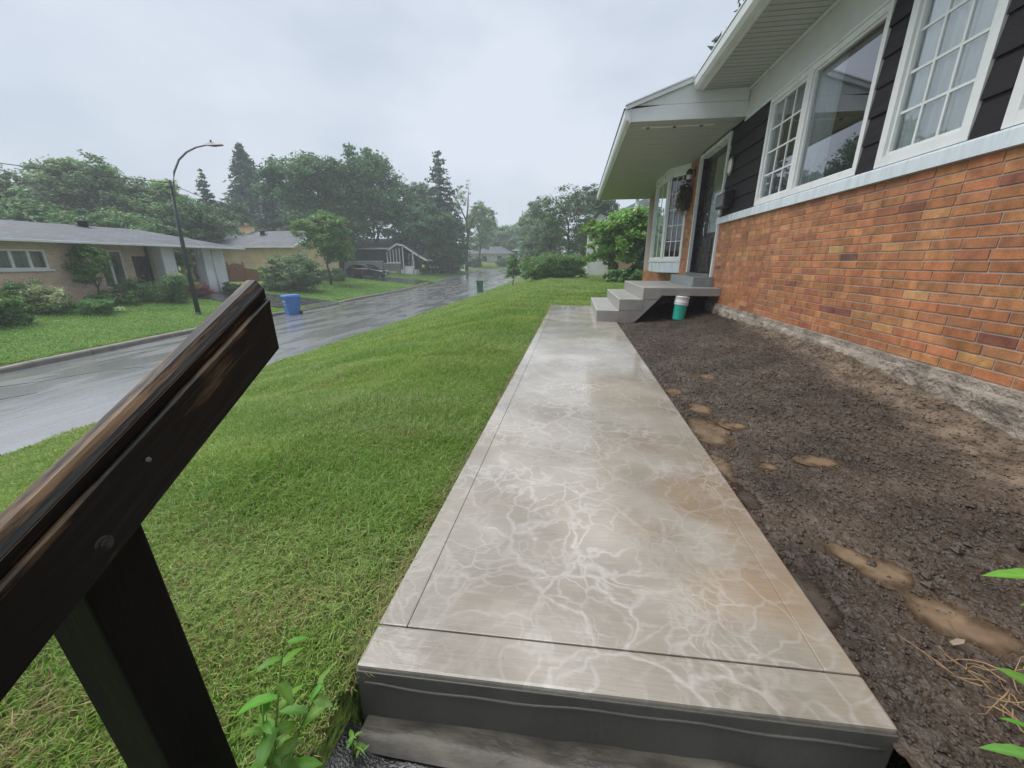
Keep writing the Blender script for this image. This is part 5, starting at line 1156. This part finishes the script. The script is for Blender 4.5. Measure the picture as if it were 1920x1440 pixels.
# --- pinkish brick bungalow
X1 = -23.5; h1 = hroot('brick_bungalow', (X1, 17, -1.0), 'long low pinkish brick bungalow with grey hip roof and white carport pillars')
mb = MB(); zb, ze = -1.3, 1.86
def wall_with_hole(mb, x, y0, y1, zb, ze, a, c, z0, z1, th=.3):
    mb.box(x - th, x, y0, a, zb, ze).box(x - th, x, c, y1, zb, ze).box(x - th, x, a, c, zb, z0).box(x - th, x, a, c, z1, ze)
wall_with_hole(mb, X1, 4.0, 17.2, zb, ze, 12.2, 15.15, .68, 1.52)
wall_with_hole(mb, X1 - .9, 17.0, 20.4, zb, ze, 17.7, 19.0, -.35, 1.6)
mb.box(X1 - 9, X1 - 8.7, 4, 24.6, zb, ze).box(X1 - 8.7, X1 - .3, 4, 4.3, zb, ze).box(X1 - .9, X1 - .3, 16.9, 17.2, zb, ze).box(X1 - 8.7, X1 - .9, 20.2, 20.4, zb, ze)
wb(h1, mb, 'wall', 'pink_brick_far')
wb(h1, MB().box(X1 - 4.5, X1 - 4.2, 20.4, 24.3, zb, ze), 'carport_wall', 'pink_brick_far')
win_x(h1, X1 - .05, 12.2, 15.15, .68, 1.52, 5, .08, 'curtain_grey'); win_x(h1, X1 - .95, 17.7, 19.0, -.35, 1.6, 2, .09)
wb(h1, MB().box(X1 - .02, X1 + .1, 12.1, 15.25, .60, .68), 'window_sill', 'far_white')
wb(h1, MB().box(X1 - .93, X1 - .87, 19.45, 20.2, -.9, 1.3), 'door', 'dark_door')
for (a, c) in ((20.4, 21.15), (23.05, 24.6)):
    wb(h1, MB().box(X1 - .6, X1 - .02, a, c, zb, ze), 'pillar', 'far_white')
    nb = 22
    for k in range(nb):
        z = zb + .35 + k * .125
        if z < ze - .1: wb(h1, MB().prism([(X1 - .0195, z + .125), (X1 - .0195, z), (X1 + .016, z)], a + .002, c - .002, 'y'), 'siding_plank', 'far_white')
wb(h1, MB().tube([(X1 + .55, 22.2, 1.8), (X1 + .55, 22.25, 1.62), (X1 + .1, 22.45, 1.0)], .05, 6).tube([(X1 + .05, 23.7, 1.8), (X1 + .05, 23.7, -1)], .04, 6), 'downspout', 'white_metal')
# hip roof
ev = X1 + .8; rk = X1 - 4.4; bk = X1 - 9.6; zev, zrd = 1.90, 2.98; yn, yf = 3.2, 25.5
wb(h1, MB().add([(ev, yn, zev), (ev, yf, zev), (bk, yf, zev), (bk, yn, zev), (rk, yn + 3, zrd), (rk, yf - 2.4, zrd)], [(0, 1, 5, 4), (1, 2, 5), (2, 3, 4, 5), (3, 0, 4)]), 'roof', 'shingle_y')
wb(h1, MB().box(bk, ev, yn, yf, 1.86, 1.897), 'soffit', 'far_white'); wb(h1, MB().box(ev + .002, ev + .05, yn, yf, 1.80, 1.91).box(ev - 1, ev, yf + .002, yf + .05, 1.80, 1.91), 'fascia', 'white_metal'); wb(h1, MB().box(ev + .052, ev + .15, yn, yf, 1.815, 1.895), 'gutter', 'white_metal')
MBv = MB().lathe([(.22, 0), (.22, .22), (.34, .24), (.34, .30), (.001, .34)], (rk + .3, 19.9, zrd - .06), 14); wb(h1, MBv, 'roof_vent', 'black_metal')
# --- yellow brick house
XY = -27.2; h2 = hroot('yellow_house', (XY, 40, -.8), 'pale yellow brick house with grey gable roof and small brick chimney')
wb(h2, MB().box(XY - 13, XY, 36.5, 36.8, -1.5, 2.45), 'side_wall', 'yellow_brick_far_y')
wb(h2, MB().box(XY - .3, XY, 36.8, 44.2, -1.5, 2.45).prism([(36.5, 2.45), (40.35, 3.9), (44.2, 2.45)], XY - .3, XY, 'x'), 'front_wall', 'yellow_brick_far_x')
win_x(h2, XY + .01, 37.6, 38.6, .9, 2.0, 2); win_x(h2, XY + .01, 41.5, 43.4, .5, 2.0, 3)
wb(h2, MB().box(XY - 13, XY - .3, 43.9, 44.2, -1.5, 2.45), 'rear_wall', 'yellow_brick_far_y')
wb(h2, MB().prism([(35.8, 2.42), (35.8, 2.50), (40.35, 4.12), (40.35, 4.02)], XY - 13.5, XY + .9, 'x'), 'roof', 'shingle_x')
wb(h2, MB().prism([(44.9, 2.42), (44.9, 2.50), (40.352, 4.12), (40.352, 4.02)], XY - 13.5, XY + .9, 'x'), 'roof', 'shingle_x')
wb(h2, MB().box(XY - 13.5, XY + .9, 35.70, 35.79, 2.30, 2.49), 'gutter', 'far_white'); wb(h2, MB().prism([(35.72, 2.30), (35.72, 2.52), (40.35, 4.16), (44.95, 2.52), (44.95, 2.30), (40.35, 3.92)], XY + .902, XY + .97, 'x'), 'rake_board', 'far_white')
wb(h2, MB().box(XY - 13, XY, 35.8, 36.5, 2.38, 2.415), 'soffit', 'far_white'); wb(h2, MB().tube([(XY - 2.4, 35.75, 2.3), (XY - 1.6, 36.35, 2.0), (XY - 1.6, 36.42, -.8)], .05, 6), 'downspout', 'far_white')
ch = wb(h2, MB().box(-35.4, -34.3, 39.7, 40.6, 3.6, 4.55), 'chimney', 'yellow_brick_far_y'); wb(h2, MB().box(-35.5, -34.2, 39.6, 40.7, 4.552, 4.65).lathe([(.14, 0), (.14, .25)], (-34.85, 40.15, 4.65), 10), 'chimney_cap', 'tan_brick_plain', sub=ch)
wb(h2, MB().lathe([(.22, 0), (.22, .35), (.38, .37), (.38, .45), (.001, .5)], (-32.3, 39.2, 3.62), 12), 'roof_vent', 'black_metal')
# wooden gate between the two houses
gt = empty('wooden_gate', (-31.3, 33.8, -.85), 'brown arched wooden garden gate with side fence boards', 'gate'); gt.rotation_euler = (0, 0, R(10))
for k in range(5):
    x0 = -.62 + k * .25; hgt = 1.42 + .30 * math.sqrt(max(0, 1 - ((x0 + .12) / .66) ** 2)); MB().box(x0 + .004, x0 + .246, -.03, .03, 0, hgt).build('gate_board', 'wood_gate', gt)
MB().lathe([(.10, -.02), (.13, -.02), (.13, .02), (.10, .02), (.10, -.02)], (0, 0, 0), 14, Matrix.Translation((0, -.04, 1.25)) @ Matrix.Rotation(R(90), 4, 'X')).build('gate_ring', 'black_metal', gt)
for s in (-1, 1):
    MB().box(s * .72 - .06, s * .72 + .06, -.06, .06, -.3, 1.85).build('gate_post', 'wood_gate', gt)
    for k in range(6): a = s * (.80 + .2 * k); MB().box(min(a, a + s * .19), max(a, a + s * .19), -.02, .02, 0, 1.3 - .03 * k).build('fence_board', 'wood_gate', gt)
# --- dark house with white gabled entrance
h3 = hroot('gabled_house', (-26, 56, -.5), 'dark house with asymmetrical white gabled glass entrance and stone base')
wb(h3, MB().box(-36, -25.6, 54.5, 66, -1, 2.75), 'wall', 'brown_dark_wall')
wb(h3, MB().prism([(53.6, 2.72), (53.6, 2.85), (60, 4.4), (60, 4.25)], -36.5, -25.2, 'x').prism([(66.6, 2.72), (66.6, 2.85), (60.002, 4.4), (60.002, 4.25)], -36.5, -25.2, 'x'), 'roof', 'shingle_x')
wb(h3, MB().box(-36.5, -25.2, 53.5, 53.598, 2.66, 2.84), 'fascia', 'far_white')
wb(h3, MB().box(-31.6, -26.0, 52.6, 52.85, -1.2, 1.05), 'low_wall', 'grey_wall'); wb(h3, MB().box(-31.7, -25.9, 52.55, 52.9, 1.052, 1.13), 'wall_cap', 'far_white')
wb(h3, MB().box(-26.2, -23.6, 53.0, 55, -1.2, .78), 'stone_base', 'far_stone'); wb(h3, MB().box(-26.25, -23.55, 52.95, 53.4, .782, .86), 'base_cap', 'far_white'); wb(h3, MB().box(-26.2, -24.2, 52.9, 52.995, -1.2, -.25), 'plinth', 'far_white')
wb(h3, MB().box(-25.4, -21.9, 55.6, 56.0, -1, 3.0), 'entrance_wall', 'brown_dark_wall')
f = MB()
for k in range(5): x = -25.5 + k * .45; f.box(x - .05, x + .05, 53.3, 53.42, .86, 2.35 + (.0 if k < 1 else .12 * k))
f.box(-25.6, -23.6, 53.28, 53.44, .862, .98)
wf = wb(h3, f, 'window_wall', 'far_white')
for k in range(4): x = -25.45 + k * .45; wb(h3, MB().add([(x, 53.36, .98), (x + .35, 53.36, .98), (x + .35, 53.36, 2.4 + .1 * k), (x, 53.36, 2.35 + .1 * k)], [(0, 1, 2, 3)]), 'pane', 'window_glass', sub=wf)
dr = wb(h3, MB().box(-23.4, -22.5, 55.5, 55.59, .1, 2.1), 'entrance_door', 'far_white'); wb(h3, MB().box(-23.2, -23.0, 55.47, 55.495, .5, 1.9).box(-22.85, -22.65, 55.47, 55.495, .5, 1.9), 'door_lite', 'dark_room', sub=dr)
for (a, c) in (((-25.2, 2.62), (-23.9, 3.38)), ((-23.9, 3.38), (-22.9, 3.2)), ((-22.9, 3.2), (-20.9, 1.95))):
    d = Vector((c[0] - a[0], 0, c[1] - a[1])).normalized(); nz = Vector((-d.z, 0, d.x)) * .22
    wb(h3, MB().prism([a, c, (c[0] - nz.x, c[1] - nz.z), (a[0] - nz.x, a[1] - nz.z)], 52.9, 53.02, 'y'), 'rake_board', 'far_white')
    wb(h3, MB().prism([(a[0], a[1] + .005), (c[0], c[1] + .005), (c[0] + nz.x * .3, c[1] + nz.z * .3 + .005), (a[0] + nz.x * .3, a[1] + nz.z * .3 + .005)], 52.9, 56.5, 'y'), 'entrance_roof', 'shingle_x')
wb(h3, MB().prism([(-21.6, 2.20), (-19.9, 1.22), (-19.95, 1.10), (-21.65, 2.08)], 53.1, 56, 'y'), 'lean_to_roof', 'far_white')
for x, zt3 in ((-23.1, 2.95), (-21.7, 2.15)): wb(h3, MB().box(x - .06, x + .06, 53.0, 53.12, -.6, zt3), 'porch_post', 'far_white')
wb(h3, MB().box(-23.5, -21.5, 53.0, 55.5, -1, .0), 'porch_deck', 'far_white'); wb(h3, MB().box(-22.9, -21.7, 53.02, 53.08, .0, .45), 'porch_rail', 'far_white')

# --- far houses at the end of the street
h4 = hroot('far_house', (-11, 96, .6), 'hazy far bungalow with grey roof and red brick chimney')
wb(h4, MB().box(-12.6, -6, 94, 101, -.2, 3.5), 'wall', 'grey_wall')
wb(h4, MB().add([(-14.2, 92.8, 3.55), (-5, 92.8, 3.55), (-5, 102, 3.55), (-14.2, 102, 3.55), (-11.2, 97, 5.0), (-8, 97, 5.0)], [(0, 1, 5, 4), (1, 2, 5), (2, 3, 4, 5), (3, 0, 4)]), 'roof', 'shingle_x'); wb(h4, MB().box(-14.2, -5, 92.7, 92.798, 3.4, 3.6), 'fascia', 'far_white')
wb(h4, MB().box(-11.9, -10.6, 96.5, 97.5, 4.5, 5.9), 'chimney', 'red_brick_plain')
for x in (-12.8, -10.6): wb(h4, MB().box(x - .12, x + .12, 93.2, 93.4, .0, 3.45), 'porch_post', 'far_white')
wb(h4, MB().box(-12.3, -11.2, 93.9, 93.99, 1.2, 2.8), 'window', 'car_glass')
h5 = hroot('far_house', (-19, 95, .4), 'hazy pale far house with low roof half hidden by trees at the bend')
wb(h5, MB().box(-26, -14.6, 96, 103, -.2, 2.8), 'wall', 'far_white')
wb(h5, MB().add([(-27, 95, 2.82), (-14, 95, 2.82), (-14, 104, 2.82), (-27, 104, 2.82), (-23, 99.5, 4.6), (-18, 99.5, 4.6)], [(0, 1, 5, 4), (1, 2, 5), (2, 3, 4, 5), (3, 0, 4)]), 'roof', 'shingle_x')
for x in (-18.2, -21.8): wb(h5, MB().box(x, x + 1.0, 95.9, 95.99, .9, 2.3), 'window', 'car_glass')
# --- neighbour house beyond the bright bush
h6 = hroot('neighbour_house', (6, 33, 0), 'neighbouring house with dark shingle roof and white metal flue beyond the bright bush')
wb(h6, MB().box(2.9, 12, 32.6, 42, -.3, 4.0), 'wall', 'tan_brick_plain'); wb(h6, MB().box(2.2, 13, 31.9, 31.998, 4.0, 4.22), 'fascia', 'white_metal'); wb(h6, MB().box(2.2, 13, 32, 32.59, 3.98, 4.02), 'soffit', 'brown_dark_wall')
wb(h6, MB().add([(2.2, 32, 4.225), (13, 32, 4.225), (13, 43, 4.225), (2.2, 43, 4.225), (7.6, 37.5, 7.0)], [(0, 1, 4), (1, 2, 4), (2, 3, 4), (3, 0, 4)]), 'roof', 'shingle_x')
fl = wb(h6, MB().lathe([(.30, 0), (.26, .22), (.22, .30), (.13, .5), (.13, 1.0), (.18, 1.02), (.18, 1.1), (.001, 1.12)], (4.35, 32.6, 4.42), 16), 'flue', 'far_white')
wb(h6, MB().prism([(.9, 3.3), (1.75, 4.62), (2.7, 4.15), (2.7, 3.3)], 33.5, 33.6, 'y'), 'side_gable', 'far_white'); wb(h6, MB().prism([(.7, 3.35), (1.75, 4.66), (3.0, 4.1), (3.0, 4.2), (1.75, 4.78), (.6, 3.42)], 33.3, 36, 'y'), 'side_roof', 'shingle_x')
wb(h6, MB().box(.95, 2.7, 33.62, 36, -.3, 3.3), 'side_wing', 'far_white')
wb(h6, MB().box(4.6, 5.8, 32.5, 32.59, 1.2, 2.6), 'window', 'car_glass')

# --- dark car in the driveway
car = empty('parked_car', (-23.4, 43.6, zs(-23.4, 43.6) + .03), 'dark grey hatchback parked nose out in the driveway of the gabled house', 'car')
prof = [(-2.15, .42), (-2.2, .75), (-2.1, 1.0), (-1.95, 1.05), (.55, 1.02), (1.5, .88), (2.05, .74), (2.2, .55), (2.18, .34), (1.9, .25), (-1.9, .25)]
MB().prism(prof, -.88, .88, 'y').build('body', 'car_paint', car, .07, 3)
gh = [(-2.0, 1.03), (-1.75, 1.32), (-1.2, 1.47), (-.1, 1.49), (.35, 1.42), (1.15, 1.0)]
vs = [(x, -.80 + .16 * (z - 1) / .5, z) for x, z in gh] + [(x, .80 - .16 * (z - 1) / .5, z) for x, z in gh]; k = len(gh)
MB().add(vs, [tuple(range(k))[::-1], tuple(range(k, 2 * k))] + [(i, (i + 1) % k, k + (i + 1) % k, k + i) for i in range(k)]).build('cabin', 'car_paint', car, .03)
for s in (-1, 1):
    for pl_ in ([(-1.7, 1.08), (-1.55, 1.30), (-1.1, 1.40), (-.62, 1.42), (-.62, 1.07)], [(-.54, 1.07), (-.54, 1.42), (-.1, 1.43), (.28, 1.36), (.85, 1.06)]):
        yv = lambda z: s * (.815 - .16 * (z - 1) / .5)
        MB().add([(x, yv(z), z) for x, z in pl_] + [(x, yv(z) - s * .02, z) for x, z in pl_], [tuple(range(5)), tuple(range(5, 10))]).build('side_window', 'car_glass', car)
MB().add([(.40, -.60, 1.435), (1.17, -.72, 1.015), (1.17, .72, 1.015), (.40, .60, 1.435)], [(0, 1, 2, 3)]).build('windscreen', 'car_glass', car)
for x in (-1.35, 1.38):
    for s in (-1, 1):
        Mw = Matrix.Translation((x, s * .80, .33)) @ Matrix.Rotation(R(90), 4, 'X'); w = MB().lathe([(.20, -.10), (.31, -.10), (.33, -.06), (.33, .06), (.31, .10), (.20, .10), (.20, -.10)], (0, 0, 0), 22, Mw).build('wheel', 'rubber', car)
        m_ = MB().lathe([(.001, -.04), (.205, -.04), (.205, .04), (.001, .04)], (0, 0, 0), 22, Mw)
        m_.build('rim', 'black_metal', w)
        m2 = MB()
        for q_ in range(5):
            a = q_ * 1.2566; Ms = Mw @ Matrix.Rotation(a, 4, 'Z'); m2.box(.03, .20, -.025, .025, -.115, .115, Ms)
        m2.build('spokes', 'chrome', w)
for s in (-1, 1):
    MB().box(1.86, 2.12, s * .68 - .16, s * .68 + .16, .70, .82).build('headlight', 'headlight', car, .03)
    MB().box(.55, .70, s * .92 - .09, s * .92 + .09, 1.02, 1.13).build('wing_mirror', 'car_paint', car, .02)
MB().box(2.17, 2.215, -.5, .5, .52, .62).build('grille', 'black_metal', car); MB().box(2.19, 2.225, -.26, .26, .40, .50).build('licence_plate', 'white_plastic', car)

# ------------------------------------------------------------------ rain haze
hz = MB().box(-142, 92, -42, 192, -3.2, 20).build('haze', 'wire'); hz.data.materials.clear()
m = bpy.data.materials.new('haze'); m.use_nodes = True; nt = m.node_tree
for n in list(nt.nodes): nt.nodes.remove(n)
out = nt.nodes.new("ShaderNodeOutputMaterial"); vol = nt.nodes.new("ShaderNodeVolumePrincipled")
vol.inputs['Color'].default_value = (.90, .94, 1, 1); vol.inputs['Density'].default_value = .0021; vol.inputs['Anisotropy'].default_value = .0
nt.links.new(vol.outputs[0], out.inputs['Volume']); hz.data.materials.append(m); tag(hz, 'pale rain haze hanging over the whole street', 'haze', kind='stuff')
